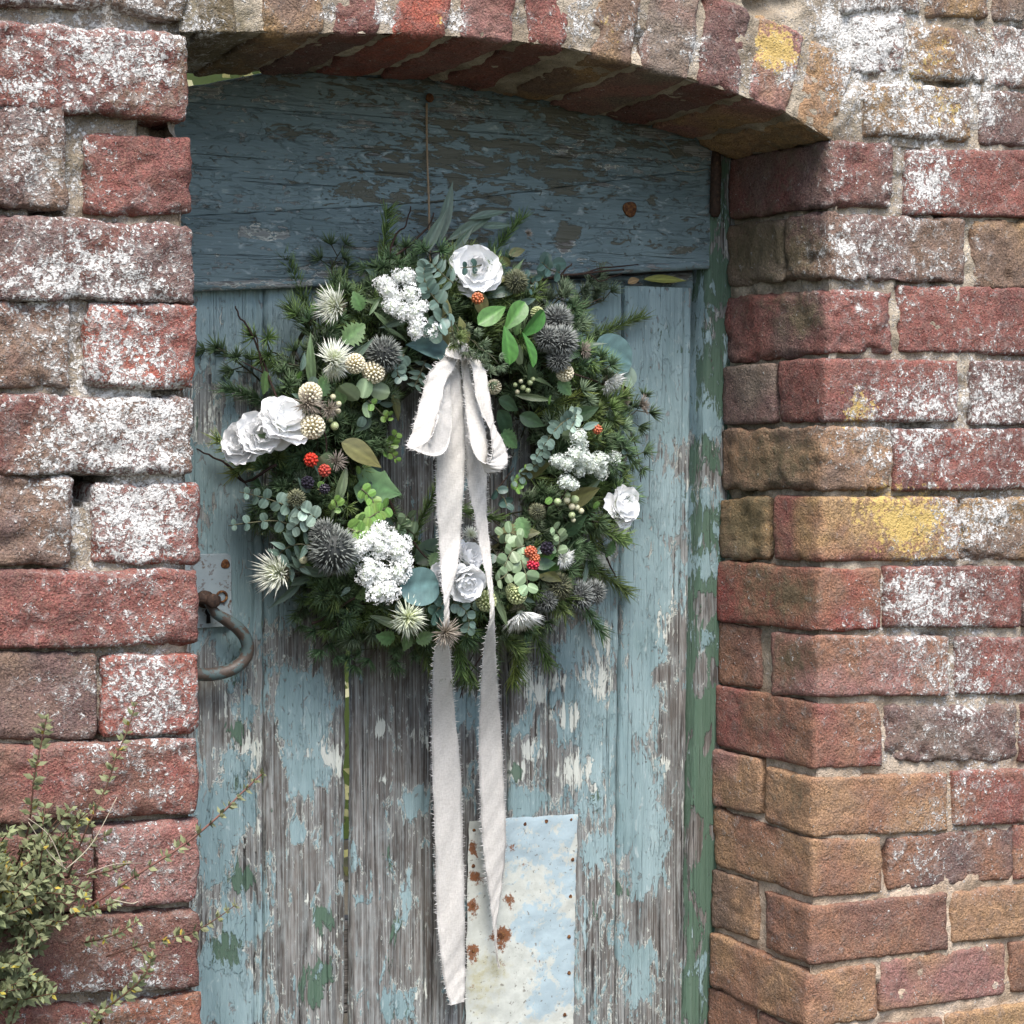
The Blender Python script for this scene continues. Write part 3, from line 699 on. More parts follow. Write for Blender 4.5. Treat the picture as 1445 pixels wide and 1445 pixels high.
# boards of the arched head: two lengths, the joint climbs to the right
T_BLUE = [(800,333,16,-1.6),(796,350,10,-1.2),(814,324,9,-1.0),(922,285,13,-1.5),(300,330,60,.6),(400,380,90,.8),(300,390,60,.7),(330,240,70,.45),(420,300,50,.3),(500,340,50,.45),(530,290,40,.2),(740,310,40,.35),(770,330,40,.45),(860,340,60,.7),(940,320,60,.8),(960,270,50,.5),(880,290,40,.35),(820,360,60,.45),(940,360,60,.5),(300,180,60,.35),(400,200,60,.3),(450,150,100,.25)]
T_GREEN = [(580,300,50,.9),(440,265,34,.7),(500,270,50,.4),(620,250,60,.6),(660,290,50,.6),(700,280,60,.5),(760,300,50,.4),(970,320,26,.5),(930,330,24,.4),(890,350,24,.5),(830,290,40,.3),(600,180,300,.45),(850,210,150,.5)]
T_CREAM = [(290,290,36,.35),(285,330,24,.4),(490,305,16,.4),(560,310,20,.2),(780,365,30,.5)]
def head_board(name, ypx_lo, ypx_hi, y, seed):
    nx = 180; x0, x1 = XL - .06, P(1003, 300, TOP_Y).x
    xs = np.linspace(x0, x1, nx); lo = ypx_lo(xs); hi = ypx_hi(xs)
    rows = 70; V = []
    for j in range(rows + 4):
        if j == 0: t, dy = 0, .022
        elif j == 1: t, dy = 0, .0008
        elif j == rows + 2: t, dy = 1, .0008
        elif j == rows + 3: t, dy = 1, .022
        else: t, dy = (.006 + .988 * (j - 2) / (rows - 1)), 0
        z = lo + (hi - lo) * t
        rag = .0012 * pn(np.stack([xs * 40, 0 * xs + seed, 0 * xs], 1)) * (1 if t > .5 else -1)
        V.append(np.stack([xs, y + dy + .0007 * pn(np.stack([xs * 2, z * 40, 0 * z + seed], 1)) + .002 * pn(np.stack([xs * 1.5, z * 3, 0 * z + seed], 1)), z + rag], 1))
    v = np.stack(V, 1).reshape(-1, 3)
    n = fbm(v * 8, 2) * .07
    pa = np.stack([np.clip(.66 + .55 * field(v, T_BLUE) + n, 0, .98), np.clip(.05 + field(v, T_CREAM), 0, 1), np.clip(.52 + .5 * field(v, T_GREEN) + n, 0, 1)], 1)
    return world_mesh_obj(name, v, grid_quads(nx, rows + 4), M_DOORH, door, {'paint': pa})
joint = lambda xs: np.interp(xs, [wx(270, 300, TOP_Y), wx(629, 285, TOP_Y), wx(1000, 238, TOP_Y)], [P(270, 305, TOP_Y).z, P(629, 285, TOP_Y).z, P(1000, 238, TOP_Y).z])
bot = lambda xs: np.interp(xs, [wx(262, 411, TOP_Y), wx(640, 398, TOP_Y), wx(1000, 379, TOP_Y)], [P(262, 411, TOP_Y).z, P(640, 398, TOP_Y).z, P(1000, 379, TOP_Y).z])
topx = lambda xs: np.interp(xs, [wx(230, 130, TOP_Y), wx(262, 123, TOP_Y), wx(330, 111, TOP_Y), wx(385, 100, TOP_Y), wx(480, 88, TOP_Y), wx(640, 90, TOP_Y), wx(1000, 150, TOP_Y)],
                            [P(230, 130, TOP_Y).z, P(262, 123, TOP_Y).z, P(330, 111, TOP_Y).z, P(385, 100, TOP_Y).z, P(480, 84, TOP_Y).z, P(640, 80, TOP_Y).z, P(1000, 150, TOP_Y).z])
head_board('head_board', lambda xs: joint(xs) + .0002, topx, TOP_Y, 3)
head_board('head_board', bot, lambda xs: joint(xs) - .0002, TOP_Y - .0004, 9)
# cover strip along the foot of the head boards
def strip(name, fz, h, y, d, mat, x0, x1):
    nx = 90; xs = np.linspace(x0, x1, nx); V = []
    for (dz, dy) in ((0, d), (0, .002), (.003, 0), (h * .5, -.0006), (h - .003, 0), (h, .003), (h, d)):
        w_ = .0008 * pn(np.stack([xs * 30, 0 * xs + dz * 100, 0 * xs], 1))
        V.append(np.stack([xs, y + dy + w_ * .6, fz(xs) + dz + w_], 1))
    v = np.stack(V, 1).reshape(-1, 3)
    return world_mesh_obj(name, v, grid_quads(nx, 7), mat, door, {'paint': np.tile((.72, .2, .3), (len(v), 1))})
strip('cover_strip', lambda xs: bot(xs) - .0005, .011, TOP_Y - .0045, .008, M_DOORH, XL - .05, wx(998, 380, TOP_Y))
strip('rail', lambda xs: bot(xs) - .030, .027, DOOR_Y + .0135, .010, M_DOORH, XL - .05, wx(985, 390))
# knots and old bolts in the head
M_RUST = Mat('rusted_iron'); p_ = M_RUST.pos()
rc = M_RUST.ramp(M_RUST.noise(p_, 240, 5, .7), [(.3, (.03, .015, .01)), (.5, (.11, .045, .02)), (.68, (.30, .15, .05))])
M_RUST.out(rc, .85, M_RUST.noise(p_, 500, 4, .7), .001, .8, .3, .2); M_RUST = M_RUST.m
M_IRON = Mat('dark_old_iron'); p_ = M_IRON.pos()
M_IRON.out(M_IRON.ramp(M_IRON.noise(p_, 200, 4, .7), [(.3, (.018, .013, .011)), (.55, (.06, .036, .026)), (.72, (.13, .075, .045))]), .75, M_IRON.noise(p_, 400, 3, .7), .001, .8, .35, .3); M_IRON = M_IRON.m
def disc(mb, c, r, n=14, dome=.3, col=(.1, .05, .03), axis=Vector((0, -1, 0))):
    a = axis.orthogonal().normalized(); b = axis.cross(a); vs = []; fs = []
    for ring, (rr, hh) in enumerate(((1, -.15), (1, dome * .5), (.75, dome * .85), (.35, dome), (0.02, dome))):
        for k in range(n):
            an = 2 * math.pi * k / n; w_ = 1 + .08 * math.sin(3 * an + c[0] * 90)
            vs.append(Vector(c) + (a * math.cos(an) + b * math.sin(an)) * r * rr * w_ + axis * (r * hh))
    for j in range(4):
        for k in range(n): fs.append((j * n + k, j * n + (k + 1) % n, (j + 1) * n + (k + 1) % n, (j + 1) * n + k))
    mb.add(vs, fs, col)
mb = MB(); disc(mb, P(889, 295, TOP_Y - .002), .0105, 16, .22); o = mb.build('bolt_head', M_RUST, door); o['label'] = 'rusty orange round bolt head'
# iron latch plate with its ring handle
M_PLATE = Mat('painted_iron_plate'); p_ = M_PLATE.pos()
n1 = M_PLATE.noise(p_, 90, 6, .7); 
pc = M_PLATE.mix(M_PLATE.step(n1, .40, .03), (.13, .12, .12), M_PLATE.mix(M_PLATE.noise(p_, 30, 4, .6), (.17, .225, .25), (.33, .38, .40)))
pc = M_PLATE.mix(M_PLATE.step(M_PLATE.noise(p_, 45, 5, .7), .60, .05), pc, (.10, .06, .04))
M_PLATE.out(pc, .6, n1, .0012, .8, .4); M_PLATE = M_PLATE.m
PY = DOOR_Y - .004
def plate(name, x0, x1, y0, y1, mat, y, th=.003, rad=.006, attr=None, parent=door):
    a, b = P(x0, y0, y), P(x1, y1, y)
    w_, h_ = b.x - a.x, a.z - b.z; cx, cz = (a.x + b.x) / 2, (a.z + b.z) / 2
    out = []
    for qx, qz, a0 in ((1, 1, 0), (-1, 1, 90), (-1, -1, 180), (1, -1, 270)):
        for k in range(5):
            an = math.radians(a0 + k * 22.5)
            out.append((cx + qx * (w_ / 2 - rad) + rad * math.cos(an), cz + qz * (h_ / 2 - rad) + rad * math.sin(an)))
    n = len(out); m = MB()
    vs = [(x, y + th, z) for x, z in out] + [(x, y, z) for x, z in out]
    ins = .0007
    vs += [(x + (cx - x) / (w_ / 2) * ins, y - ins, z + (cz - z) / (h_ / 2) * ins) for x, z in out]
    fs = [(k, (k + 1) % n, n + (k + 1) % n, n + k) for k in range(n)] + [(n + k, n + (k + 1) % n, 2 * n + (k + 1) % n, 2 * n + k) for k in range(n)] + [tuple(range(2 * n, 3 * n))]
    fs = [tuple(reversed(f)) for f in fs]
    m.add(vs, fs, (.3, .35, .38))
    return m.build(name, mat, parent, smooth=False)
plate('latch_plate', 236, 327, 784, 884, M_PLATE, PY - .002, .006)
mb = MB(); disc(mb, P(318, 796, PY - .003), .0058, 14, .2); mb.build('screw', M_RUST, door)
mb = MB()
for px_, py_, r in ((313, 842, .0065),):
    c = P(px_, py_, PY - .004)
    mb.tube([c + Vector((math.cos(t) * r, 0, math.sin(t) * r)) for t in np.linspace(0, 2 * math.pi, 15)], .0016, (.05, .05, .05), 6)
mb.build('rivet_ring', M_RUST, door)
M_DARK = Mat('dark_opening').out((.006, .006, .006), .95)
c = P(294, 868, PY - .0034); mb = MB()
disc(mb, c + Vector((0, 0, .004)), .0042, 12, .02, (0.01, .01, .01))
mb.add([c + Vector(v_) for v_ in ((-.002, -.0002, .004), (.002, -.0002, .004), (.003, -.0002, -.010), (-.003, -.0002, -.010))], [(3, 2, 1, 0)], (.01, .01, .01))
mb.build('keyhole', M_DARK, door)
M_RING = Mat('worn_painted_ring'); p_ = M_RING.pos(); n1 = M_RING.noise(p_, 70, 5, .65)
pc = M_RING.mix(M_RING.step(n1, .50, .03), M_RING.mix(M_RING.noise(p_, 260, 4, .7), (.035, .026, .022), (.115, .085, .066)), (.075, .11, .11))
M_RING.out(pc, .5, n1, .0015, .7, .45); M_RING = M_RING.m
RPTS = [(284,842),(294,850),(303,864),(318,874),(333,884),(345,898),(350,915),(345,930),(330,943),(310,950),(290,952),(270,949),(256,940),(247,925),(244,905),(248,885),(258,868),(270,855),(279,846)]
pts = [P(x, y, DOOR_Y - .030 + .006 * (y - 840) / 110) for x, y in RPTS]
def smooth(pts, k=4, closed=False):
    n = len(pts); out = []
    for i in range(n if closed else n - 1):
        g_ = lambda j: pts[j % n] if closed else pts[max(0, min(n - 1, j))]
        a, b, c, d = (Vector(g_(i - 1)), Vector(g_(i)), Vector(g_(i + 1)), Vector(g_(i + 2)))
        for s in range(k):
            t = s / k
            out.append(.5 * ((2 * b) + (c - a) * t + (2 * a - 5 * b + 4 * c - d) * t * t + (3 * b - a - 3 * c + d) * t ** 3))
    if not closed: out.append(Vector(pts[-1]))
    return out
sp = smooth(pts, 4); mb = MB()
mb.tube(sp, [.0045 + .0035 * min(1, min(i, len(sp) - 1 - i) / 14) for i in range(len(sp))], (.1, .12, .12), 12)
mb.build('ring_handle', M_RING, door)
mb = MB(); c = P(285, 845, DOOR_Y)
mb.tube([c + Vector((0, 0, 0)), c + Vector((0, -.014, 0)), c + Vector((0, -.0145, 0)), c + Vector((0, -.02, 0)), c + Vector((0, -.038, 0)), c + Vector((0, -.040, 0))], [.011, .011, .0075, .0075, .009, .006], (.1, .05, .03), 14)
mb.tube([c + Vector((-.016, -.030, .003)), c + Vector((.010, -.030, -.001))], .0062, (.1, .05, .03), 12)
mb.build('handle_boss', M_IRON, door)

# sheet-metal patch at the foot of the door
M_PATCH = Mat('painted_tin_patch'); p_ = M_PATCH.pos(); pa = M_PATCH.n('ShaderNodeSeparateColor', {0: M_PATCH.attr('paint').outputs['Color']})
nA = M_PATCH.noise(p_, 34, 7, .68, .6); nB = M_PATCH.noise(p_, 110, 6, .7); nC = M_PATCH.noise(p_, 260, 4, .7)
cr = M_PATCH.mix(nB, (.34, .36, .32), (.58, .60, .56)); bl = M_PATCH.mix(nA, (.24, .335, .38), (.38, .475, .52))
c_ = M_PATCH.mix(M_PATCH.mul(M_PATCH.step(M_PATCH.add(M_PATCH.add(.5, M_PATCH.mul(M_PATCH.sub(nA, .5), 1.6)), M_PATCH.mul(M_PATCH.sub(nB, .5), 1.4)), M_PATCH.sub(.95, M_PATCH.mul(pa.outputs[0], .70)), .14), .9), cr, bl)
c_ = M_PATCH.mix(M_PATCH.mul(M_PATCH.step(nB, M_PATCH.sub(.72, M_PATCH.mul(pa.outputs[2], .4)), .25), .6), c_, (.30, .27, .12))
c_ = M_PATCH.mix(M_PATCH.step(M_PATCH.add(M_PATCH.mul(nA, .5), M_PATCH.mul(nC, .5)), M_PATCH.sub(.68, M_PATCH.mul(pa.outputs[1], .34)), .07), c_, M_PATCH.mix(nC, (.05, .03, .025), (.26, .10, .035)))
c_ = M_PATCH.mix(M_PATCH.mul(M_PATCH.step(M_PATCH.noise(p_, 150, 3, .65), .62, .05), .8), c_, (.16, .15, .13))
M_PATCH.out(c_, .62, nB, .0012, .7, .35); M_PATCH = M_PATCH.m
PTY = DOOR_Y - .006
U, V = np.meshgrid(np.linspace(0, 1, 40), np.linspace(0, 1, 110), indexing='ij'); u, v = U.ravel(), V.ravel()
tl, tr_, bl_, br_ = P(661, 1158, PTY), P(815, 1149, PTY), P(655, 1560, PTY), P(806, 1560, PTY)
pt = np.array([((tl * (1 - a) + tr_ * a) * (1 - b) + (bl_ * (1 - a) + br_ * a) * b)[:] for a, b in zip(u, v)])
edge = np.minimum(np.minimum(u, 1 - u) * .15, v * .4)
pt[:, 1] += .0020 * fbm(pt * 16, 3) + .0007 * fbm(pt * 60, 2) - .0008 * np.clip(edge / .004, 0, 1)
wob = .0016 * fbm(pt * 45, 3); pt[:, 0] += wob * (np.abs(u - .5) > .49); pt[:, 2] += wob * (v < .01)
lift = np.clip(1 - v * 30, 0, 1) * np.clip(1 - u * 8, 0, 1); pt[:, 1] -= lift * .003
TP_BLUE = [(740,1175,60,.9),(790,1170,40,.9),(800,1240,26,.8),(770,1310,50,.95),(740,1300,20,.7),(790,1390,40,1.0),(760,1420,20,.8),(720,1190,30,.6),(700,1450,20,.2),(800,1330,26,.7)]
TP_RUST = [(668,1200,14,.8),(672,1240,16,.7),(668,1278,12,.8),(668,1340,12,.9),(707,1320,15,1.1),(718,1268,11,.9),(722,1195,12,.6),(735,1220,14,.5),(760,1360,14,.5),(668,1172,8,.5),(665,1395,10,.5)]
TP_RUST += [(667,1190,7,.5),(668,1235,8,.5),(667,1295,8,.6),(668,1356,9,.6),(707,1340,9,.6),(709,1360,8,.4),(805,1280,6,.4),(803,1336,6,.4),(741,1172,6,.3),(771,1168,6,.3),(720,1285,8,.5)]
TP_OL = [(675,1380,36,.8),(700,1365,30,.7),(680,1430,36,.6),(715,1230,26,.6),(665,1330,20,.4)]
world_mesh_obj('metal_patch', pt, grid_quads(40, 110), M_PATCH, door, {'paint': np.stack([np.clip(.12 + field(pt, TP_BLUE), 0, 1), np.clip(.05 + field(pt, TP_RUST), 0, 1), np.clip(field(pt, TP_OL), 0, 1)], 1)})
for x, y in ((669,1171),(741,1163),(771,1159),(806,1157),(668,1222),(808,1213),(667,1278),(805,1265),(668,1342),(803,1322),(803,1373),(668,1394),(797,1432),(707,1320)):
    mb = MB(); disc(mb, P(x, y, PTY - .0012), .0055 if (x, y) == (707,1320) else .0027, 10, .25); mb.build('nail', M_RUST, door)

# ------------------------------------------------------------------ door frame post on the right and lintel scrap
frame = thing('door_frame', 'green and blue flaking timber post beside the door at the right reveal', 'door frame', (.0, .25, 0))
FY = TOP_Y + .002
def fx(px, py): return P(px, py, FY).x
xt = (fx(1003, 385), fx(1003, 385) + .075); s = (pxz(385, 1000, FY) - .0) / (pxz(385, 1000, FY) - pxz(1445, 985, FY))
xb = (xt[0] + (fx(968, 1445) - xt[0]) * s, xt[0] + (fx(968, 1445) - xt[0]) * s + .075)
o = board('post', xt, xb, pxz(150, 1000, FY), 0.0, FY - .004, .06, M_DOORV, frame, (.36, .25, .72), False, .0014, seed=44)
mb = MB(); 
mb.tube([P(1010, y, FY - .012) + Vector((.001 * math.sin(y), 0, 0)) for y in (210, 240, 270, 300, 306)], [.006, .008, .0075, .008, .005], (.05, .03, .022), 9)
mb.build('hinge_pin', M_IRON, frame)
# ------------------------------------------------------------------ the wreath
def w_s(px, py):
    """0 at the inner rim, 1 at the outer rim of the wreath; also the angle"""
    lo, hi = 0.0, 1.0
    for _ in range(24):
        s = (lo + hi) / 2
        cx, cy = 645 - 30 * s, 662 - 30 * s; rx, ry = 96 + 160 * s, 112 + 182 * s
        if ((px - cx) / rx) ** 2 + ((py - cy) / ry) ** 2 > 1: lo = s
        else: hi = s
    s = (lo + hi) / 2
    return s, math.atan2(-(py - (662 - 30 * s)), px - (645 - 30 * s))
def w_px(s, a):
    cx, cy = 645 - 30 * s, 662 - 30 * s; rx, ry = 96 + 160 * s, 112 + 182 * s
    return cx + rx * math.cos(a), cy - ry * math.sin(a)
def w_h(s):
    s = min(1.0, max(0.0, s)); return .022 + .080 * math.sqrt(max(0, 1 - (2 * s - 1) ** 2))
def W(px, py, lift=0.0):
    s, a = w_s(px, py); return P(px, py, DOOR_Y - max(w_h(s), .048 if 330 < px < 895 else .03) - lift)
def W_out(px, py):
    s, a = w_s(px, py); k = (2 * s - 1)
    return Vector((math.cos(a) * k * .8, -.75, math.sin(a) * k * .8)).normalized()
def basis(z, roll=0.0):
    z = Vector(z).normalized(); x = z.orthogonal().normalized(); y = z.cross(x)
    m = Matrix((x, y, z)).transposed()
    return m @ Matrix.Rotation(roll, 3, 'Z')
def basis_x(x, n):
    """x along the leaf, n its rough upper side"""
    x = Vector(x).normalized(); n = Vector(n); y = n.cross(x)
    y = y.normalized() if y.length > 1e-4 else x.orthogonal().normalized(); z = x.cross(y)
    return Matrix((x, y, z)).transposed()
wc_ = P(615, 632, DOOR_Y)
wreath = thing('wreath', 'large evergreen wreath with white flowers and berries hanging on the blue door', 'wreath', (wc_.x, DOOR_Y - .02, wc_.z - .30))
WL = Vector(wreath.location)
rnd = random.Random(21)
def part(name, me, mat, pos, rot=None, scale=1.0, label=None):
    o = obj(name, me, mat, wreath, Vector(pos) - WL, rot, scale)
    if label: o['label'] = label
    return o

# woven hoop of twigs and moss (dark body of the wreath)
hp = MB()
for k in range(46):
    s0 = rnd.uniform(.18, .82); ph = rnd.uniform(0, 6.28); pts = []
    for i in range(60):
        a = ph + i / 59 * 4.2; s = s0 + .12 * math.sin(a * 3 + k)
        x, y = w_px(s, a); h = w_h(s) * (.12 + .34 * (math.sin(a * 5 + k * 2) * .5 + .5))
        pts.append(P(x, y, DOOR_Y - h))
    g_ = rnd.random(); hp.tube(pts, rnd.uniform(.0020, .0045), (.028 + .015 * g_, .030 + .012 * g_, .016), 5)
part('hoop', None, None, (0, 0, 0)) if False else hp.build('hoop', M_TWIG, wreath)

# conifer sprigs ---------------------------------------------------------
def needle_col(k):
    b = [(.050, .090, .040), (.068, .115, .036), (.078, .122, .065), (.13, .18, .04)][k]
    t = [(.155, .25, .115), (.21, .30, .09), (.25, .325, .20), (.40, .47, .12)][k]
    return b, t
def tuft(mb, p, d, k, n=26, L=.015, spread=1.15):
    d = Vector(d).normalized(); b, t = needle_col(k); M3 = basis(d)
    for i in range(n):
        th = spread * math.sqrt(rnd.random()) * 1.15; ph = rnd.uniform(0, 6.28)
        v = M3 @ Vector((math.sin(th) * math.cos(ph), math.sin(th) * math.sin(ph), math.cos(th)))
        f = .7 + .6 * rnd.random()
        mb.blade(Vector(p) + v * .0008, v, L * rnd.uniform(.75, 1.15), .00085, tuple(c * f for c in b), tuple(c * f for c in t), bend=d * .18, n=2)
def rosette_sprig(k):
    """stem with whorled tufts, like a larch or asparagus-fern spray; grows along +Z"""
    mb = MB(); L = rnd.uniform(.060, .085); pts = [Vector((J(.012) * t, J(.012) * t, L * t)) for t in np.linspace(0, 1, 6)]
    mb.tube(pts, .0012, (.05, .05, .025), 5, .6)
    for t in (.25, .45, .65, .85):
        for s in range(2 if t < .8 else 1):
            a = rnd.uniform(0, 6.28); base = pts[int(t * 5)]
            d = Vector((math.cos(a), math.sin(a), .8)).normalized(); e = base + d * rnd.uniform(.014, .024)
            mb.tube([base, e], .0007, (.05, .07, .03), 4); tuft(mb, e, d, k, 32, rnd.uniform(.013, .018))
    tuft(mb, pts[-1], (0, 0, 1), k, 32, .018)
    return mb.mesh('conifer_sprig')
def feather_sprig(k):
    """soft arching spray with fine needles all along the stem"""
    mb = MB(); L = rnd.uniform(.075, .105); cv = Vector((J(.5), J(.5), 0))
    pts = [Vector((cv.x * t * t * L, cv.y * t * t * L, L * t)) for t in np.linspace(0, 1, 12)]
    mb.tube(pts, .0010, (.06, .06, .03), 5, .5); b, tp = needle_col(k)
    for i in range(2, 12):
        for j in range(13):
            a = rnd.uniform(0, 6.28); dd = Vector((math.cos(a), math.sin(a), rnd.uniform(.7, 1.5))).normalized(); f = .7 + .6 * rnd.random()
            q = pts[i - 1].lerp(pts[i], rnd.random())
            mb.blade(q, dd, rnd.uniform(.014, .024), .00080, tuple(c * f for c in b), tuple(c * f for c in tp), bend=Vector((0, 0, .25)), n=2)
    return mb.mesh('conifer_sprig')
SPR = [rosette_sprig(k) for k in (0, 0, 1, 2, 2, 0)] + [feather_sprig(k) for k in (0, 1, 1, 3)]
for m_ in SPR: m_.materials.append(M_NEEDLE)
def sprig(px, py, ang=None, kind=None, lift=0, scale=1.0, fwd=None):
    s, a = w_s(px, py)
    ang = a + J(2.4) if ang is None else ang
    f = rnd.uniform(.35, 1.6) if fwd is None else fwd
    d = Vector((math.cos(ang), -f, math.sin(ang))).normalized()
    base = P(px, py, DOOR_Y - w_h(s) * .55 - lift) - d * .030 * scale
    part('conifer_sprig', SPR[kind if kind is not None else rnd.choice((0, 1, 2, 3, 4, 5, 0, 1, 2, 6, 7, 8))], None, base, basis(d, rnd.uniform(0, 6.28)), scale * rnd.uniform(.88, 1.1))
n_s = 0
for k in range(222):
    a = k * 2.39996 + J(.3); s = math.sqrt(rnd.random()) * .82 if k % 3 else rnd.uniform(.05, .80)
    x, y = w_px(s, a); sprig(x, y)
for k in range(46):       # ragged outer fringe
    a = k / 46 * 6.283 + J(.12); x, y = w_px(rnd.uniform(.66, .80), a); sprig(x, y, a + J(1.5), rnd.choice((0, 1, 2, 3, 6, 7)), scale=rnd.uniform(.85, 1.1), fwd=rnd.uniform(.0, .35))
for px_, py_, ang, kd in ((470,392,1.7,0),(540,372,1.3,7),(430,420,2.0,8),(360,560,2.8,6),(380,640,3.2,8),(345,520,2.6,0),(640,890,-1.6,8),(620,895,-1.8,7),(735,890,-1.5,8),(750,880,-1.2,7),(470,870,-2.1,0),(510,890,-2.0,1),(560,895,-1.7,1),(440,840,-2.4,0),
                          (850,470,.6,8),(868,590,.2,0),(810,420,.9,3),(820,440,.5,3),(840,800,-.6,7),(820,850,-.9,6),(862,640,0,0),(700,350,1.2,8),(450,470,2.5,2),(400,500,2.8,2),(470,850,-2,2),(350,655,2.9,9),(370,640,3.3,9),(730,900,-1.6,9),(770,580,.4,9),(830,715,-1.2,9),(650,720,0,8),(590,740,1.2,8)):
    sprig(px_, py_, ang, kd, fwd=.3)

# leaves -----------------------------------------------------------------
def leaf_mesh(name, L, Wd, shape, col, col2=None, curl=.25, fold=.12, tip=0.0, n=14, wave=0.0, thick=.0006):
    mb = MB(); col2 = col2 or tuple(c * 1.25 for c in col); rows = []
    for i in range(n + 1):
        t = i / n
        if shape == 'round': w_ = math.sqrt(max(0, 1 - (2 * t - 1) ** 2)) ** .9
        elif shape == 'ovate': w_ = math.sin(math.pi * t ** .75) ** .9 * (1 - .15 * t)
        elif shape == 'lance': w_ = math.sin(math.pi * min(1, t ** .8)) ** 1.1
        elif shape == 'spoon': w_ = math.sqrt(max(0, math.sin(math.pi * t ** 1.7)))
        elif shape == 'ivy': w_ = float(np.interp(t, np.linspace(0, 1, 11), [.35, .75, 1.0, .72, .62, .8, .62, .42, .30, .16, 0]))
        elif shape == 'toothed': w_ = math.sin(math.pi * t ** .8) ** .8 * (1 + .22 * (1 if i % 2 else -1))
        w_ = max(w_, .02) * Wd / 2
        rows.append((t, w_))
    m = 6; vs = []; cs = []
    for t, w_ in rows:
        for j in range(m + 1):
            u = 2 * j / m - 1
            x = L * t - abs(u) * (L * .10 if shape in ('ivy',) and t < .3 else 0)
            z = -curl * L * t * t + fold * abs(u) * w_ * 2 + wave * Wd * math.sin(t * 9 + u * 2) * abs(u)
            vs.append((x, u * w_, z)); f = (1 - .35 * (1 - abs(u)) ** 3) if abs(u) > .1 else 1.35
            f *= 1 + .16 * math.sin(t * 22 - abs(u) * 7) * (L > .03) + J(.10); cs.append(tuple((a + (b - a) * (abs(u) * .5 + .3 * t)) * f for a, b in zip(col, col2)))
    nv = len(vs); fs = []
    vs += [(x, y, z - thick) for x, y, z in vs]; cs += [tuple(c * .85 for c in q) for q in cs]
    for i in range(n):
        for j in range(m):
            a = i * (m + 1) + j; fs.append((a, a + m + 1, a + m + 2, a + 1)); fs.append((nv + a, nv + a + 1, nv + a + m + 2, nv + a + m + 1))
    mb.add(vs, fs, cs); me = mb.mesh(name); me.materials.append(M_LEAF); return me
TEAL = (.085, .16, .155); MINT = (.24, .34, .29); GRN = (.075, .215, .045); BRT = (.16, .30, .06); OLV = (.15, .155, .055); SAGE = (.125, .20, .165); DKL = (.035, .075, .035); PALE = (.30, .39, .24)
LM = {
 'teal_big': leaf_mesh('leaf', .062, .054, 'round', TEAL, (.13, .22, .21), .12, .10), 'teal': leaf_mesh('leaf', .060, .034, 'ovate', TEAL, (.13, .22, .21), .1, .1),
 'mint': leaf_mesh('leaf', .030, .027, 'round', (.34, .46, .38), (.42, .55, .45), .1, .1), 'jade': leaf_mesh('leaf', .040, .021, 'spoon', GRN, (.09, .25, .06), .18, .16),
 'pale': leaf_mesh('leaf', .026, .022, 'round', PALE, (.22, .33, .16), .1, -.12), 'olive': leaf_mesh('leaf', .062, .034, 'ovate', OLV, (.20, .20, .085), .16, .10),
 'ivy': leaf_mesh('leaf', .058, .056, 'ivy', (.07, .16, .06), (.18, .30, .15), .12, .06), 'dark': leaf_mesh('leaf', .050, .030, 'ovate', DKL, (.06, .11, .05), .3, .1),
 'lance': leaf_mesh('leaf', .085, .016, 'lance', (.10, .155, .12), (.15, .21, .155), .10, .18), 'sage': leaf_mesh('leaf', .017, .0155, 'round', SAGE, (.19, .27, .22), .15, .1),
 'sage_l': leaf_mesh('leaf', .021, .009, 'ovate', SAGE, (.19, .27, .22), .2, .12), 'bright': leaf_mesh('leaf', .012, .0105, 'round', BRT, (.22, .36, .10), .1, -.1),
 'tooth': leaf_mesh('leaf', .036, .026, 'toothed', (.10, .20, .07), (.18, .28, .12), .15, .08, n=14), 'drk_teal': leaf_mesh('leaf', .020, .016, 'round', (.05, .105, .085), (.08, .14, .115), .2, .1),
 'strap': leaf_mesh('leaf', .060, .011, 'lance', (.13, .19, .10), (.19, .26, .13), .25, .2), 'brown': leaf_mesh('leaf', .024, .012, 'ovate', (.32, .20, .11), (.42, .28, .16), .3, .3), }
def leaf(kind, px, py, ang, tilt=.0, roll=0.0, lift=.012, scale=1.0, at_base=False):
    lift += .010
    """leaf centred on the sight of (px,py); ang = direction it points on the door face"""
    me = LM[kind]; L = max(v.co.x for v in me.vertices) * scale
    d = Vector((math.cos(ang), -tilt, math.sin(ang))).normalized()
    n = Vector((math.sin(roll) * -math.sin(ang), -math.cos(roll), math.sin(roll) * math.cos(ang)))
    c = W(px, py, lift) if 300 < px < 930 else P(px, py, DOOR_Y - .03)
    part('leaf', me, None, c - d * (0 if at_base else L / 2), basis_x(d, n), scale)
R_ = math.radians
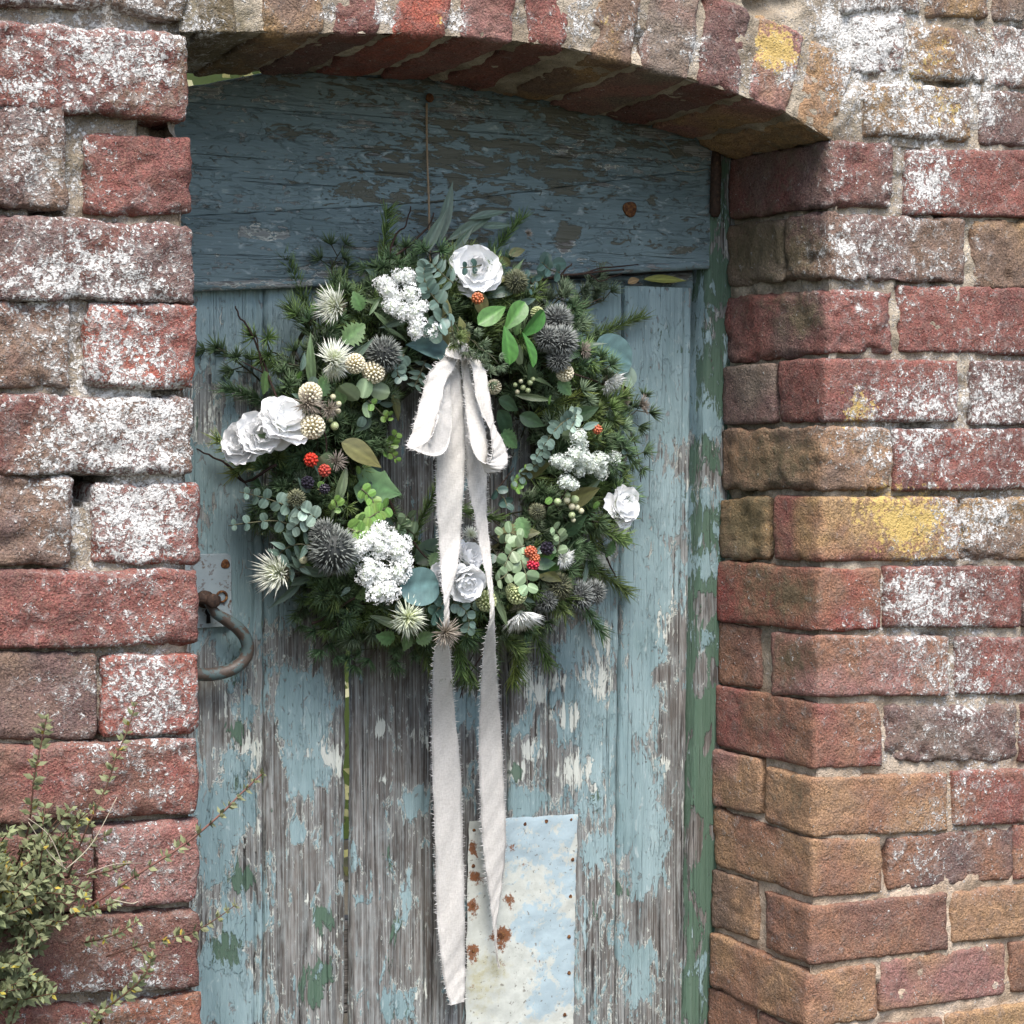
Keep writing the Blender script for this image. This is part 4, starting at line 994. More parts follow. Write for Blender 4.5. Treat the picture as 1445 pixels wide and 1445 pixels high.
for a in (('teal_big',867,500,R_(-20),.15,.25,.012,1.0),('teal_big',593,828,R_(10),.1,.2,.020,.88),('teal',607,490,R_(170),.1,-.5,.016,1.05),('mint',886,532,R_(-50),.1,.1,.004,1.0),('olive',884,552,R_(-60),.1,.5,.004,.55),
          ('jade',718,486,R_(-80),.2,.1,.034,1.2),('jade',748,492,R_(-66),.2,.6,.032,1.15),('jade',727,446,R_(55),.2,.3,.034,1.15),('jade',696,443,R_(205),.2,-.5,.032,1.15),('jade',753,459,R_(40),.2,-.4,.034,1.2),
          ('pale',537,551,R_(-10),.2,.1,.020,1.0),('pale',515,548,R_(80),.2,.2,.020,.95),('pale',492,556,R_(150),.1,.9,.020,1.15),('pale',520,578,R_(-80),.2,.4,.016,.75),
          ('olive',512,640,R_(-28),.25,.35,.020,.95),('ivy',538,688,R_(-15),.2,.2,.022,1.0),('tooth',545,900,R_(170),.2,.2,.016,.75),('tooth',600,900,R_(20),.2,.1,.016,.7),('tooth',575,905,R_(250),.2,.1,.014,.7),('tooth',500,470,R_(40),.2,.2,.014,1.0),('tooth',505,425,R_(120),.2,.2,.012,.7),
          ('dark',720,570,R_(-20),.1,.2,.006,.7),('dark',715,600,R_(-60),.1,.2,.004,.9),('tooth',720,620,R_(-40),.1,.2,.004,.9),('dark',610,775,R_(40),.1,.4,.006,1.1),('dark',640,800,R_(160),.1,.4,.006,1.0),('dark',770,795,R_(10),.3,.4,.018,.6),
          ('jade',775,785,R_(200),.2,.4,.014,.8),('jade',785,800,R_(190),.1,.9,.014,.75),('sage_l',835,600,R_(20),.2,.2,.016,1.2),('tooth',880,760,R_(-10),.15,.3,.004,.9),('tooth',862,775,R_(-120),.15,.3,.004,.7),
          ('lance',630,300,R_(75),.05,.2,.004,1.0),('lance',612,330,R_(62),.15,.3,.010,.95),('lance',668,318,R_(30),.1,.3,.008,.95),('lance',690,302,R_(15),.1,.5,.010,.70),('lance',648,345,R_(50),.2,.1,.012,.8),('lance',700,318,R_(5),.1,.2,.006,.6),
          ('lance',405,840,R_(215),.15,.2,.004,.65),('lance',420,820,R_(190),.2,.3,.008,.7),('lance',435,805,R_(165),.2,.4,.010,.75),('lance',560,455,R_(200),.2,.3,.008,.6),('lance',826,812,R_(-100),.1,.1,.006,.5),
          ('strap',545,455,R_(-40),.2,.3,.010,.7),('strap',560,470,R_(-20),.2,.5,.010,.6),('strap',530,430,R_(60),.2,.3,.010,.5),('tooth',455,545,R_(70),.2,.2,.002,.8),('tooth',375,540,R_(-95),.2,.5,.004,.8),('olive',560,575,R_(-70),.1,.5,.004,.55),
          ('drk_teal',770,365,R_(60),.1,.2,.004,1.0),('drk_teal',790,372,R_(10),.1,.2,.004,1.1),('drk_teal',765,385,R_(-50),.1,.2,.004,1.0),('olive',730,355,R_(20),.2,.3,.008,.4),('olive',712,368,R_(150),.2,.3,.010,.35)):
    leaf(*a)
# eucalyptus-like sprays: a stem with paired leaves
def spray(pxs, kind, n, scale=1.0, size_end=.6, lift=.026, both=True, mat_col=(.12, .12, .07), spread=1.0, twist=0.0):
    pts = smooth([W(x, y, lift + .006 * i) if 300 < x < 930 else P(x, y, DOOR_Y - .02) for i, (x, y) in enumerate(pxs)], 5)
    mb = MB(); mb.tube(pts, .0011, mat_col, 5, .5)
    st = mb.build('sprig', M_TWIG, wreath); sl = Vector(st.location) + WL
    for k in range(n):
        t = (k + .6) / n; i = min(len(pts) - 2, int(t * (len(pts) - 1))); d = (pts[i + 1] - pts[i]).normalized()
        side = d.cross(Vector((0, -1, 0))).normalized()
        for s in ((1, -1) if both else ((1,) if k % 2 else (-1,))):
            v = (d * .35 + side * s * spread * rnd.uniform(.6, 1.1) + Vector((0, -1, 0)) * rnd.uniform(.0, .6)).normalized()
            nn = Vector((J(1.0) + twist, -1, J(1.0)))
            sc = scale * (1 + (size_end - 1) * t) * rnd.uniform(.85, 1.12)
            o = obj('leaf', LM[kind], None, st, pts[i] - sl, basis_x(v, nn), sc)
for a in (([(425,725),(400,712),(370,702),(338,694)],'sage',6,1.05,.45),([(420,745),(390,735),(350,738),(322,742)],'sage',5,1.0,.4),([(440,715),(425,735),(410,748)],'mint',3,.55,.8),([(445,730),(430,722),(415,716)],'mint',3,.6,.7),
          ([(440,770),(420,768),(400,776),(393,785)],'sage_l',4,1.1,.8),([(620,430),(605,410),(598,390),(600,372)],'sage',6,.95,.7),([(640,400),(622,385),(610,372)],'sage_l',5,.9,.8),([(635,440),(620,452),(608,470)],'sage',4,1.1,.9),
          ([(690,372),(670,376),(650,378)],'drk_teal',3,.55,.8,.035),([(600,510),(592,530),(585,545)],'sage_l',4,.8,.8),([(570,500),(560,520),(565,535)],'sage',4,.85,.7),
          ([(815,585),(800,592),(785,605),(770,625),(755,648)],'sage',8,.78,.7),([(810,575),(812,590),(805,605)],'mint',4,.4,.8),([(770,620),(760,650),(740,670),(722,680)],'sage',7,.75,.6),([(750,660),(735,675),(728,690)],'bright',5,.9,.8),
          ([(545,640),(552,625),(560,612)],'bright',4,1.0,.7),([(540,635),(552,640),(560,650)],'bright',4,.8,.7),([(500,735),(510,738),(522,730),(535,722),(548,715)],'bright',7,1.15,.9),([(490,745),(505,750),(520,745)],'bright',4,1.2,.9),([(510,690),(525,705),(530,722)],'bright',5,1.0,.9),
          ([(470,720),(475,712),(472,705)],'bright',3,.9,.8),([(585,755),(572,745),(562,738)],'pale',3,.6,.7),([(580,740),(575,728),(570,735)],'pale',2,.6,.7),([(520,565),(545,590),(548,585)],'bright',4,.8,.7),
          ([(735,760),(720,752),(705,755)],'pale',3,.62,.8),([(740,770),(722,778),(712,800)],'pale',3,.7,.8),([(735,790),(742,810),(745,835)],'pale',3,.72,.9),([(785,780),(790,760),(782,745)],'pale',4,.6,.7),([(720,790),(715,810),(700,820)],'pale',3,.6,.8),
          ([(640,850),(655,860),(662,880),(660,890)],'sage',5,.72,.8),([(625,850),(615,865),(622,870)],'drk_teal',4,.8,.8),([(790,385),(775,380),(765,370)],'drk_teal',3,.7,.8),([(740,390),(755,395),(745,410)],'drk_teal',4,.5,.8),
          ([(870,600),(880,625),(885,640)],'sage',3,.6,.8),([(700,690),(712,705),(715,715)],'drk_teal',3,.7,.8),([(395,790),(410,800),(430,800)],'sage_l',3,1.1,.8)):
    spray(*a)

for k in range(120):
    a = k * 2.39996 + J(.4); s = rnd.uniform(.08, .92); x, y = w_px(s, a); kd = rnd.choice(('drk_teal', 'sage', 'sage_l', 'tooth', 'dark', 'lance', 'strap', 'bright', 'sage', 'pale', 'olive', 'sage_l', 'strap'))
    leaf(kd, x, y, a + J(3.0), rnd.uniform(.1, .8), J(1.6), rnd.uniform(-.004, .012), rnd.uniform(.5, .9) if kd in ('lance', 'tooth', 'dark', 'olive') else rnd.uniform(.7, 1.2))
# white roses -------------------------------------------------------------
def petal_mesh(w_, h_, cup, curl, ruff):
    mb = MB(); n = 8; vs = []; fs = []; cs = []; ph = rnd.uniform(0, 6)
    for i in range(n + 1):
        t = i / n
        for j in range(n + 1):
            u = 2 * j / n - 1
            wd = w_ * (.30 + .70 * math.sin(math.pi * min(1, .12 + t * .62))) * (1 - .12 * t ** 4)
            x = u * wd * (1 - .35 * max(0, t - .75) * abs(u) * 2)
            arc = cup * (u * u) * wd * .9
            zz = h_ * (t - .06 * u * u * t)
            y = cup * h_ * .42 * math.sin(t * 2.75) + curl * h_ * max(0, t - .7) ** 2 * 3 + ruff * t * math.sin(u * 6 + ph) - arc * (1 - .3 * t)
            vs.append((x, y, zz)); sh = .93 + .03 * t - .02 * math.sin(u * 14 + ph) ** 2; cs.append((sh, sh * 1.005, sh * 1.01) if t > .15 else (sh * .95, sh * .98, sh * .88))
    for i in range(n):
        for j in range(n):
            a = i * (n + 1) + j; fs.append((a, a + 1, a + n + 2, a + n + 1))
    mb.add(vs, fs, cs); me = mb.mesh('petal'); me.materials.append(M_PETAL); return me
PET = [petal_mesh(.0165, .027, .42, .38, .0016) for _ in range(3)] + [petal_mesh(.0125, .024, .50, .25, .0014) for _ in range(3)] + [petal_mesh(.007, .020, .7, .05, .0007) for _ in range(2)]
CALYX = MB(); CALYX.ball((0, 0, -.004), .006, (.12, .2, .07), 8, 5, (1, 1, .8)); CALYX = CALYX.mesh('calyx')
def rose(px, py, face, size, openness=1.0, lift=.030):
    z = Vector(face).normalized(); R3 = basis(z, rnd.uniform(0, 6)); c = W(px, py, lift) - z * .010 * size
    body = obj('rose', CALYX, M_LEAF, wreath, c - WL, R3, size)
    for ring, (n, tilt, kind, r0, zz) in enumerate(((5, 1.30, 0, .0030, -.001), (4, 1.0, 0, .0030, .000), (4, .72, 0, .0030, .001), (3, .50, 3, .0026, .002), (4, .30, 3, .0020, .002), (3, .12, 6, .0010, .003))):
        for k in range(n):
            a = 2 * math.pi * k / n + ring * .53 + J(.35)
            tl = tilt * openness + J(.42)
            m = Matrix.Rotation(a, 3, 'Z') @ Matrix.Rotation(tl, 3, 'X') if False else Matrix.Rotation(a, 3, 'Z') @ Matrix.Rotation(-tl, 3, 'X')
            off = Matrix.Rotation(a, 3, 'Z') @ Vector((0, r0, zz))
            obj('petal', PET[kind + rnd.randrange(3 if kind < 6 else 2)], None, body, off, m, rnd.uniform(.78, 1.12))
for a in ((672,378,(-.3,-1,.25),1.18,.95),(402,590,(.1,-.8,.7),1.12,.95,.028),(372,612,(-.35,-1,.1),1.12,.7,.040),(340,624,(-.9,-.6,.1),1.0,.7,.034),(663,783,(.05,-1,.5),.82,.75,.040),(658,822,(-.1,-1,-.4),1.02,.8,.042),(624,812,(-.7,-.9,-.1),.6,.7,.030),(880,712,(.3,-.95,.25),1.02,.8,.044),(874,742,(.2,-.8,-.7),.66,.8,.034)):
    rose(*a)

# globe thistles ------------------------------------------------------------
def thistle_mesh(n, L, core, cb, ct, w_=.0011, jit=.25):
    mb = MB(); mb.ball((0, 0, 0), core, tuple(c * .5 for c in cb), 12, 8)
    for i in range(n):
        t = (i + .5) / n; th = math.acos(1 - 1.75 * t); ph = i * 2.39996
        d = Vector((math.sin(th) * math.cos(ph) + J(jit), math.sin(th) * math.sin(ph) + J(jit), math.cos(th) + J(jit))).normalized(); f = .7 + .6 * rnd.random()
        mb.blade(d * core * .8, d, L * rnd.uniform(.8, 1.2), w_, tuple(c * f for c in cb), tuple(c * f for c in ct), n=2)
    me = mb.mesh('globe_thistle'); me.materials.append(M_SPIKE); return me
TH = [thistle_mesh(330, .010, .018, (.055, .062, .058), (.27, .29, .265)), thistle_mesh(300, .011, .015, (.05, .055, .052), (.31, .33, .31)), thistle_mesh(260, .009, .012, (.09, .10, .06), (.21, .22, .13))]
M1 = 1 / 1115.0
for px_, py_, r, k, lf in ((470,777,37,0,.026),(458,755,24,0,.020),(540,500,28,0,.012),(786,452,25,1,.024),(792,482,27,1,.030),(772,478,22,1,.022),(788,508,20,1,.020),(728,398,19,2,.022),(770,848,19,1,.016),(788,828,22,2,.016),(815,842,27,1,.022),(838,836,21,1,.016),(418,704,14,2,.02),(758,722,13,2,.020)):
    z = W_out(px_, py_) + Vector((J(.3), 0, J(.3))); part('globe_thistle', TH[k], None, W(px_, py_, lf + .012), basis(z, rnd.uniform(0, 6)), 1.1 * r * M1 / (.027, .025, .020)[k])

# spidery white flowers -------------------------------------------------------
def spider_mesh(n, L, ctr, mid, tip, dome=1.25, w_=.0009, bend=.25, core=.004, name='spider_flower'):
    mb = MB(); mb.ball((0, 0, 0), core, tuple(c * .7 for c in ctr), 8, 6)
    for i in range(n):
        t = (i + .5) / n; th = dome * math.sqrt(t); ph = i * 2.39996 + J(.4)
        d = Vector((math.sin(th) * math.cos(ph), math.sin(th) * math.sin(ph), math.cos(th))).normalized()
        mb.blade(d * core * .6, d, L * rnd.uniform(.8, 1.1) * (.65 + .35 * t), w_, mid if t > .3 else ctr, tip, bend=Vector((J(.3), J(.3), bend * (1 if t > .4 else 0) + J(.2))), n=3)
    me = mb.mesh(name); me.materials.append(M_BLOOM); return me
SPD = [spider_mesh(170, .024, (.55, .62, .25), (.70, .74, .52), (.86, .88, .82), 1.2), spider_mesh(150, .023, (.60, .66, .30), (.66, .72, .50), (.80, .84, .70), 1.65, bend=.1), spider_mesh(200, .023, (.7, .74, .55), (.84, .86, .80), (.90, .91, .89), 1.35)]
COLLAR = spider_mesh(50, .012, (.16, .16, .09), (.20, .19, .12), (.30, .28, .20), 1.5, .0008, -.2, .005, 'flower_collar')
for px_, py_, face, r, k in ((470,432,(-1,-.55,.1),25,0),(471,503,(-.2,-.8,.65),21,0),(472,520,(-.1,-.7,-.8),17,0),(390,808,(-1,-.5,.1),29,0),(578,873,(-.05,-1,-.1),25,1),(736,872,(.05,-.55,-1),27,2),(864,542,(.25,-.7,-.55),20,2),(798,790,(.1,-1,-.3),14,2),(665,752,(-.3,-.8,.6),11,0)):
    z = Vector(face).normalized(); o = part('spider_flower', SPD[k], None, W(px_, py_, .036) - z * .006, basis(z, rnd.uniform(0, 6)), 1.12 * r * M1 / .0215)
    if r > 17 and k != 1: obj('flower_collar', COLLAR, None, o, (0, 0, -.004), basis((0, 0, -1)), .8)
# cream button heads and dry brown stars
def button_mesh(n, core, L, c0, c1, name, w_=.0016):
    mb = MB(); mb.ball((0, 0, 0), core, c0, 10, 7)
    for i in range(n):
        t = (i + .5) / n; th = math.acos(1 - 1.7 * t); ph = i * 2.39996
        d = Vector((math.sin(th) * math.cos(ph), math.sin(th) * math.sin(ph), math.cos(th))); f = .85 + .3 * rnd.random()
        mb.tube([d * core * .8, d * (core + L * .6), d * (core + L)], [w_ * .6, w_ * .8, w_], tuple(a * f for a in c1), 5)
    me = mb.mesh(name); me.materials.append(M_BLOOM); return me
BTN = [button_mesh(85, .0075, .0050, (.42, .38, .22), (.80, .74, .56), 'button_flower'), button_mesh(80, .0075, .0050, (.26, .32, .12), (.52, .57, .30), 'button_flower')]
for px_, py_, r, k in ((501,513,14,0),(527,525,16,0),(438,556,16,0),(441,602,17,0),(797,526,13,0),(697,546,11,0),(686,848,15,1),(729,838,15,1),(722,832,9,1),(758,442,10,1)):
    part('button_flower', BTN[k], None, W(px_, py_, .026), basis(W_out(px_, py_), rnd.uniform(0, 6)), r * M1 / .0125)
DRY = [spider_mesh(90, .020, (.20, .16, .11), (.26, .215, .165), (.42, .37, .31), 1.5, .0008, .1, .004, 'dried_flower'), spider_mesh(70, .020, (.13, .12, .09), (.20, .17, .13), (.36, .31, .27), 1.3, .0008, 0, .004, 'dried_flower')]
for px_, py_, r, k, fc in ((434,570,24,0,(-.2,-1,-.2)),(464,578,17,0,(.1,-1,-.3)),(474,652,19,1,(.1,-1,.2)),(628,893,26,0,(0,-1,-.1)),(822,495,18,1,(.6,-1,.1)),(905,572,19,1,(.6,-.9,.2)),(880,565,14,1,(.2,-1,.5)),(745,330,9,1,(0,-1,.3)),(706,787,12,1,(-.3,-1,0))):
    part('dried_flower', DRY[k], None, W(px_, py_, (.030 if px_ != 628 else .062)), basis(fc, rnd.uniform(0, 6)), r * M1 / .021)
# white blossom heads made of many tiny florets
def blossom_mesh(n, R0, c):
    mb = MB(); mb.ball((0, 0, 0), R0 * .60, (.58, .64, .50), 10, 7)
    for i in range(n):
        t = (i + .5) / n; th = math.acos(1 - 1.8 * t); ph = i * 2.39996
        d = Vector((math.sin(th) * math.cos(ph) + J(.25), math.sin(th) * math.sin(ph) + J(.25), math.cos(th) + J(.25))).normalized()
        q = d * R0 * rnd.uniform(.66, 1.15); B3 = basis((d + Vector((J(1.2), J(1.2), J(1.2)))).normalized(), rnd.uniform(0, 6)); f = .9 + .12 * rnd.random()
        for k in range(4):
            a = k * math.pi / 2; r1 = R0 * rnd.uniform(.20, .30)
            vs = [Vector((0, 0, 0)), Vector((math.cos(a - .5) * r1 * .7, math.sin(a - .5) * r1 * .7, r1 * .15)), Vector((math.cos(a) * r1 * 1.05, math.sin(a) * r1 * 1.05, r1 * .35)), Vector((math.cos(a + .5) * r1 * .7, math.sin(a + .5) * r1 * .7, r1 * .15))]
            mb.add([q + B3 @ v_ for v_ in vs], [(0, 1, 2, 3)], tuple(x * f for x in c))
    me = mb.mesh('blossom_head', False); me.materials.append(M_BLOOM); return me
BLS = [blossom_mesh(95, .012, (.90, .91, .90)) for _ in range(2)] + [blossom_mesh(90, .012, (.72, .77, .72))]
for px_, py_, r, k in ((562,391,11,0),(576,390,11,1),(537,401,10,0),(548,410,12,1),(556,418,12,0),(579,414,13,1),(552,432,12,0),(567,439,13,1),(583,440,15,0),(588,455,12,1),(586,468,11,0),(596,432,9,1),(610,466,13,0),(544,398,9,0),
          (530,752,17,0),(546,762,18,1),(560,776,18,0),(536,772,15,1),(504,774,13,0),(521,802,17,1),(538,812,14,0),(562,806,17,1),(571,792,12,0),(531,835,16,0),(548,834,16,1),(520,762,12,0),(568,768,13,1),(515,814,12,0),(512,768,11,1),
          (816,616,12,2),(820,628,11,2),(813,642,14,2),(826,648,13,2),(790,651,11,2),(801,656,10,2),(846,650,14,2),(862,650,14,2),(848,666,11,2),(798,680,11,2),(808,684,9,2),(818,665,9,2),(834,658,12,2),(870,644,8,2),(783,650,8,2)):
    part('blossom_head', BLS[k], None, W(px_, py_, .030 + .012 * rnd.random()), basis((J(1), -1, J(1)), rnd.uniform(0, 6)), r * M1 / .0128)
# berries
def bramble_mesh(c, c2):
    mb = MB(); mb.ball((0, 0, 0), .0065, c, 8, 6)
    for i in range(34):
        t = (i + .5) / 34; th = math.acos(1 - 1.85 * t); ph = i * 2.39996
        d = Vector((math.sin(th) * math.cos(ph), math.sin(th) * math.sin(ph), math.cos(th))); f = .8 + .4 * rnd.random()
        mb.ball(d * .0072, .0021, tuple(x * f for x in c), 6, 4, topcol=tuple(x * f for x in c2))
    for k in range(5):
        a = k * 1.256; mb.blade((0, 0, -.006), (math.cos(a), math.sin(a), -.3), .010, .0018, (.30, .24, .10), (.42, .36, .2))
    me = mb.mesh('bramble'); me.materials.append(M_BERRY); return me
BRM = [bramble_mesh((.42, .012, .022), (.55, .03, .03)), bramble_mesh((.45, .07, .035), (.50, .14, .07)), bramble_mesh((.012, .010, .016), (.03, .025, .04))]
for px_, py_, r, k in ((674,421,9.5,1),(439,649,10.5,0),(458,664,9.5,1),(434,681,10,2),(843,606,8,1),(749,779,10,1),(752,797,10,0),(772,774,11,2),(458,690,8,2),(754,788,9,1)):
    part('bramble', BRM[k], None, W(px_, py_, .030), basis((J(.8), -1, J(.8) + .2), rnd.uniform(0, 6)), r * M1 / .0095)
mb = MB(); mb.ball((0, 0, 0), .006, (.22, .30, .13), 12, 9, topcol=(.40, .46, .24)); mb.ball((0, 0, .0058), .0011, (.12, .12, .06), 6, 4); GB = mb.mesh('berry')
mb = MB(); mb.ball((0, 0, 0), .006, (.44, .42, .26), 12, 9, topcol=(.58, .55, .38)); mb.ball((0, 0, .0058), .0011, (.14, .12, .06), 6, 4); GB2 = mb.mesh('berry')
for m_ in (GB, GB2): m_.materials.append(M_BERRY)
for px_, py_, r, k in ((787,708,5.5,0),(800,706,5,1),(811,705,6.5,0),(807,715,5,1),(814,716,4.5,1),(820,721,4.5,1),(807,727,5.2,0),(809,734,3.6,1),(801,699,4.5,0),(472,601,6,0),(478,570,4,1),(477,580,4,1),(470,560,4,1),(466,592,4,0),(738,547,4,0),(748,540,4,0),(730,553,3.5,1),(745,551,4,0),(727,543,3.4,0),(752,535,3.4,0),(735,538,3.2,1),(428,790,6,1)):
    part('berry', (GB, GB2)[k], None, W(px_, py_, .028), basis((J(1), -1, J(1) - .4), 0), r * M1 / .006)
# twigs that stick out
for pts_, r in (([(395,575),(375,520),(355,470),(340,450),(331,432)],.0016),([(372,530),(366,500),(360,466)],.0012),([(370,525),(350,515),(340,510)],.001),([(390,655),(345,680),(320,655),(300,645),(278,634)],.0018),([(320,655),(335,668),(352,690)],.0012),
                ([(545,370),(560,330),(572,318),(580,292)],.0015),([(560,360),(590,335),(606,318),(612,300)],.0016),([(745,400),(790,390),(830,385),(880,380)],.0022),([(790,390),(800,378),(808,372)],.0016),([(820,387),(850,378),(900,374)],.0014),([(830,385),(845,396),(860,392),(880,384)],.001),
                ([(800,432),(830,428),(850,420)],.0012),([(835,730),(850,770),(862,800),(870,815)],.0015),([(680,925),(660,955),(650,985)],.0012),([(440,880),(465,868),(490,850),(510,840)],.002),([(548,700),(560,730),(580,760),(600,785),(620,795)],.0018),([(455,560),(452,590),(460,620),(462,650)],.0015),
                ([(890,610),(900,640),(905,680)],.001),([(790,520),(830,535),(870,548)],.0016),([(700,690),(710,680),(725,660)],.0012),([(665,700),(676,690),(690,680)],.001),([(745,720),(770,715),(790,705),(800,690)],.0012),([(735,845),(747,820),(740,800)],.0015)):
    mb = MB(); pp = smooth([W(x, y, .012 if 380 < x < 850 else .004) for x, y in pts_], 4)
    pp = [q + Vector((J(.0016), J(.0016), J(.0016))) for q in pp]
    mb.tube(pp, r, (.045, .028, .022), 6, .55); mb.build('twig', M_TWIG, wreath)

# ------------------------------------------------------------------ string and ribbon
st = MB(); pp = smooth([P(602, 146, TOP_Y - .004), P(602, 180, TOP_Y - .005), P(603, 230, TOP_Y - .009), P(605, 280, TOP_Y - .020), P(606, 330, TOP_Y - .035), P(607, 372, TOP_Y - .05)], 8)
for k in range(3):
    st.tube([q + Vector((math.cos(i * .9 + k * 2.09) * .0008, math.sin(i * .9 + k * 2.09) * .0008, 0)) for i, q in enumerate(smooth(pp, 3))], .0008, (.34, .25, .17), 5)
tag(st.build('hanging_string', M_TWIG), 'brown twine holding the wreath up against the door head', 'string')
mb = MB(); c = P(602, 140, TOP_Y); mb.tube([c, c + Vector((0, -.008, .0005)), c + Vector((0, -.0085, .0005)), c + Vector((0, -.0105, .0005))], [.0022, .0022, .006, .005], (.05, .03, .02), 10)
tag(mb.build('hook_nail', M_RUST), 'dark nail in the door head at the top of the twine', 'nail')

Mr = Mat('frayed_linen'); p_ = Mr.pos()
wv1 = Mr.n('ShaderNodeTexWave', {'Vector': p_, 'Scale': 260.0, 'Distortion': 1.2, 'Detail': 1.0}, bands_direction='Z').outputs['Fac']
wv2 = Mr.n('ShaderNodeTexWave', {'Vector': p_, 'Scale': 260.0, 'Distortion': 1.2, 'Detail': 1.0}, bands_direction='X').outputs['Fac']
nz = Mr.noise(Mr.vscale(p_, (180, 180, 800)), 1, 1.5, .6); nz2 = Mr.noise(Mr.vscale(p_, (800, 800, 180)), 1, 1.5, .6)
rc_ = Mr.mix(Mr.step(Mr.mul(Mr.add(nz, nz2), .5), .30, .40), (.60, .575, .535), (.84, .815, .77))
Mr.out(rc_, .95, Mr.add(Mr.add(wv1, wv2), Mr.mul(Mr.add(nz, nz2), 1.2)), .0008, .7, .1)
tr_ = Mr.n('ShaderNodeBsdfTranslucent', {'Color': (.6, .57, .54, 1)}); mx_ = Mr.n('ShaderNodeMixShader', {0: .08, 1: Mr.b.outputs[0], 2: tr_.outputs[0]}); Mr.t.links.new(mx_.outputs[0], Mr.t.nodes['Material Output'].inputs['Surface'])
M_RIB = Mr.m
kc = P(645, 492, .10)
bow = thing('ribbon_bow', 'frayed cream linen ribbon bow with two long tails tied on the wreath', 'ribbon', (kc.x, .12, kc.z))
def ribbon(name, rows, sub=8, nw=8, wav=.0008, label=None):
    """rows: (xl, yl, xr, yr, depth_left, depth_right) along the ribbon"""
    fw = lambda y_: (.020 * max(0, min(1, (y_ - 620) / 80)) * max(0, min(1, (1040 - y_) / 120))) if name == 'tail' else 0
    A = smooth([P(r[0], r[1], r[4] - fw(r[1])) for r in rows], sub); B = smooth([P(r[2], r[3], r[5] - fw(r[3])) for r in rows], sub)
    n = len(A); V = np.zeros((n, nw + 1, 3)); rs = rnd.uniform(0, 50)
    for i in range(n):
        for j in range(nw + 1):
            t = j / nw; q = A[i].lerp(B[i], t); q.y += wav * math.sin(i * .35 + t * 4 + rs) + .0007 * math.sin(i * 1.1 + t * 9 + rs * 2) + .0022 * math.sin(math.pi * t) * math.sin(i * .12 + rs)
            V[i, j] = q
    v = V.reshape(-1, 3); nrm = np.zeros_like(V)
    du = np.gradient(V, axis=0); dv = np.gradient(V, axis=1); nrm = np.cross(du, dv); nrm /= np.linalg.norm(nrm, axis=2)[..., None] + 1e-9
    v2 = (V + nrm * .0007).reshape(-1, 3); q1 = grid_quads(n, nw + 1); q2 = grid_quads(n, nw + 1, len(v), True)
    rim = []
    for j in (0, nw):
        for i in range(n - 1):
            a = i * (nw + 1) + j; b = a + nw + 1; rim.append((a, b, b + len(v), a + len(v)))
    o = world_mesh_obj(name, np.concatenate([v, v2]), np.concatenate([q1, q2, np.array(rim)]), M_RIB, bow)
    # frayed edges
    f = MB(); seglen = .0017
    for E, O in ((A, B), (B, A)):
        acc = 0
        for i in range(n - 1):
            d = E[i + 1] - E[i]; L = d.length; k = max(1, int(L / seglen)); out = (E[i] - O[i]); wd = out.length
            if wd < .002: continue
            out.normalize(); dn = d.normalized() if L > 0 else Vector((0, 0, 1))
            for s in range(k):
                if rnd.random() < .12: continue
                q = E[i] + d * ((s + rnd.random()) / k)
                dd = out + dn * J(1.3) + Vector((0, J(1.1), 0)); c_ = .50 + .25 * rnd.random()
                f.blade(q - out * .0006, dd, min(.0058, wd * .32) * rnd.uniform(.25, 1.25), .00042, (c_ + .1, (c_ + .1) * .98, (c_ + .1) * .96), None, bend=Vector((J(.5), J(.5), J(.5))), n=2)
    fo = f.build('fringe', M_BLOOM, bow); fo['kind'] = 'stuff'
    if label: o['label'] = label
    return o
D = DOOR_Y
# left tail: behind the left loop, down over the wreath, pinched by the dry flower, then hanging free
ribbon('tail', [(632,500,648,496,.112,.108),(628,540,650,535,.106,.102),(622,590,655,585,.100,.100),(617,640,656,640,.104,.100),(616,700,653,700,.118,.112),(619,760,650,760,.122,.116),(622,805,644,805,.112,.108),(625,840,635,840,.104,.104),(627,862,633,862,.104,.106),(625,885,634,884,.112,.112),
   (614,915,634,914,.132,.136),(611,960,638,960,.160,.166),(609,1020,643,1020,.188,.192),(611,1100,650,1098,.200,.206),(614,1200,653,1198,.206,.210),(617,1290,655,1290,.212,.208),(622,1350,656,1350,.210,.214),(628,1390,656,1384,.208,.214),(636,1419,655,1414,.206,.212)], label='left hanging tail of the ribbon')
ribbon('tail', [(650,498,662,500,.108,.104),(652,540,668,540,.104,.100),(654,590,680,585,.100,.098),(657,640,688,640,.102,.104),(660,680,686,680,.112,.116),(668,720,687,720,.120,.118),(675,760,690,760,.120,.116),(683,800,694,800,.112,.110),(690,840,696,838,.106,.106),(692,865,697,864,.106,.108),
   (687,890,698,888,.116,.120),(682,925,699,925,.142,.148),(678,980,703,980,.170,.178),(676,1040,707,1040,.190,.196),(677,1110,711,1110,.200,.204),(680,1170,713,1165,.204,.208),(684,1215,712,1215,.206,.212),(690,1260,707,1258,.208,.212),(695,1300,701,1298,.210,.214),(699,1340,702,1340,.216,.218),(703,1366,705,1366,.222,.223)], label='right hanging tail of the ribbon, twisted to a point')
ribbon('loop', [(638,496,650,500,.100,.098),(618,512,638,524,.092,.088),(604,528,628,542,.086,.078),(596,556,622,568,.082,.072),(588,586,615,594,.078,.066),(580,614,608,617,.076,.062),(575,629,604,627,.072,.056),(582,634,606,622,.062,.052),(594,639,610,613,.056,.052),(606,643,613,605,.056,.056),(618,643,616,594,.060,.062),(630,634,619,580,.070,.072),(636,606,623,560,.082,.084),(636,568,627,538,.092,.094),(634,530,630,512,.100,.102),(638,504,634,498,.104,.108)], 7, label='left loop of the bow')
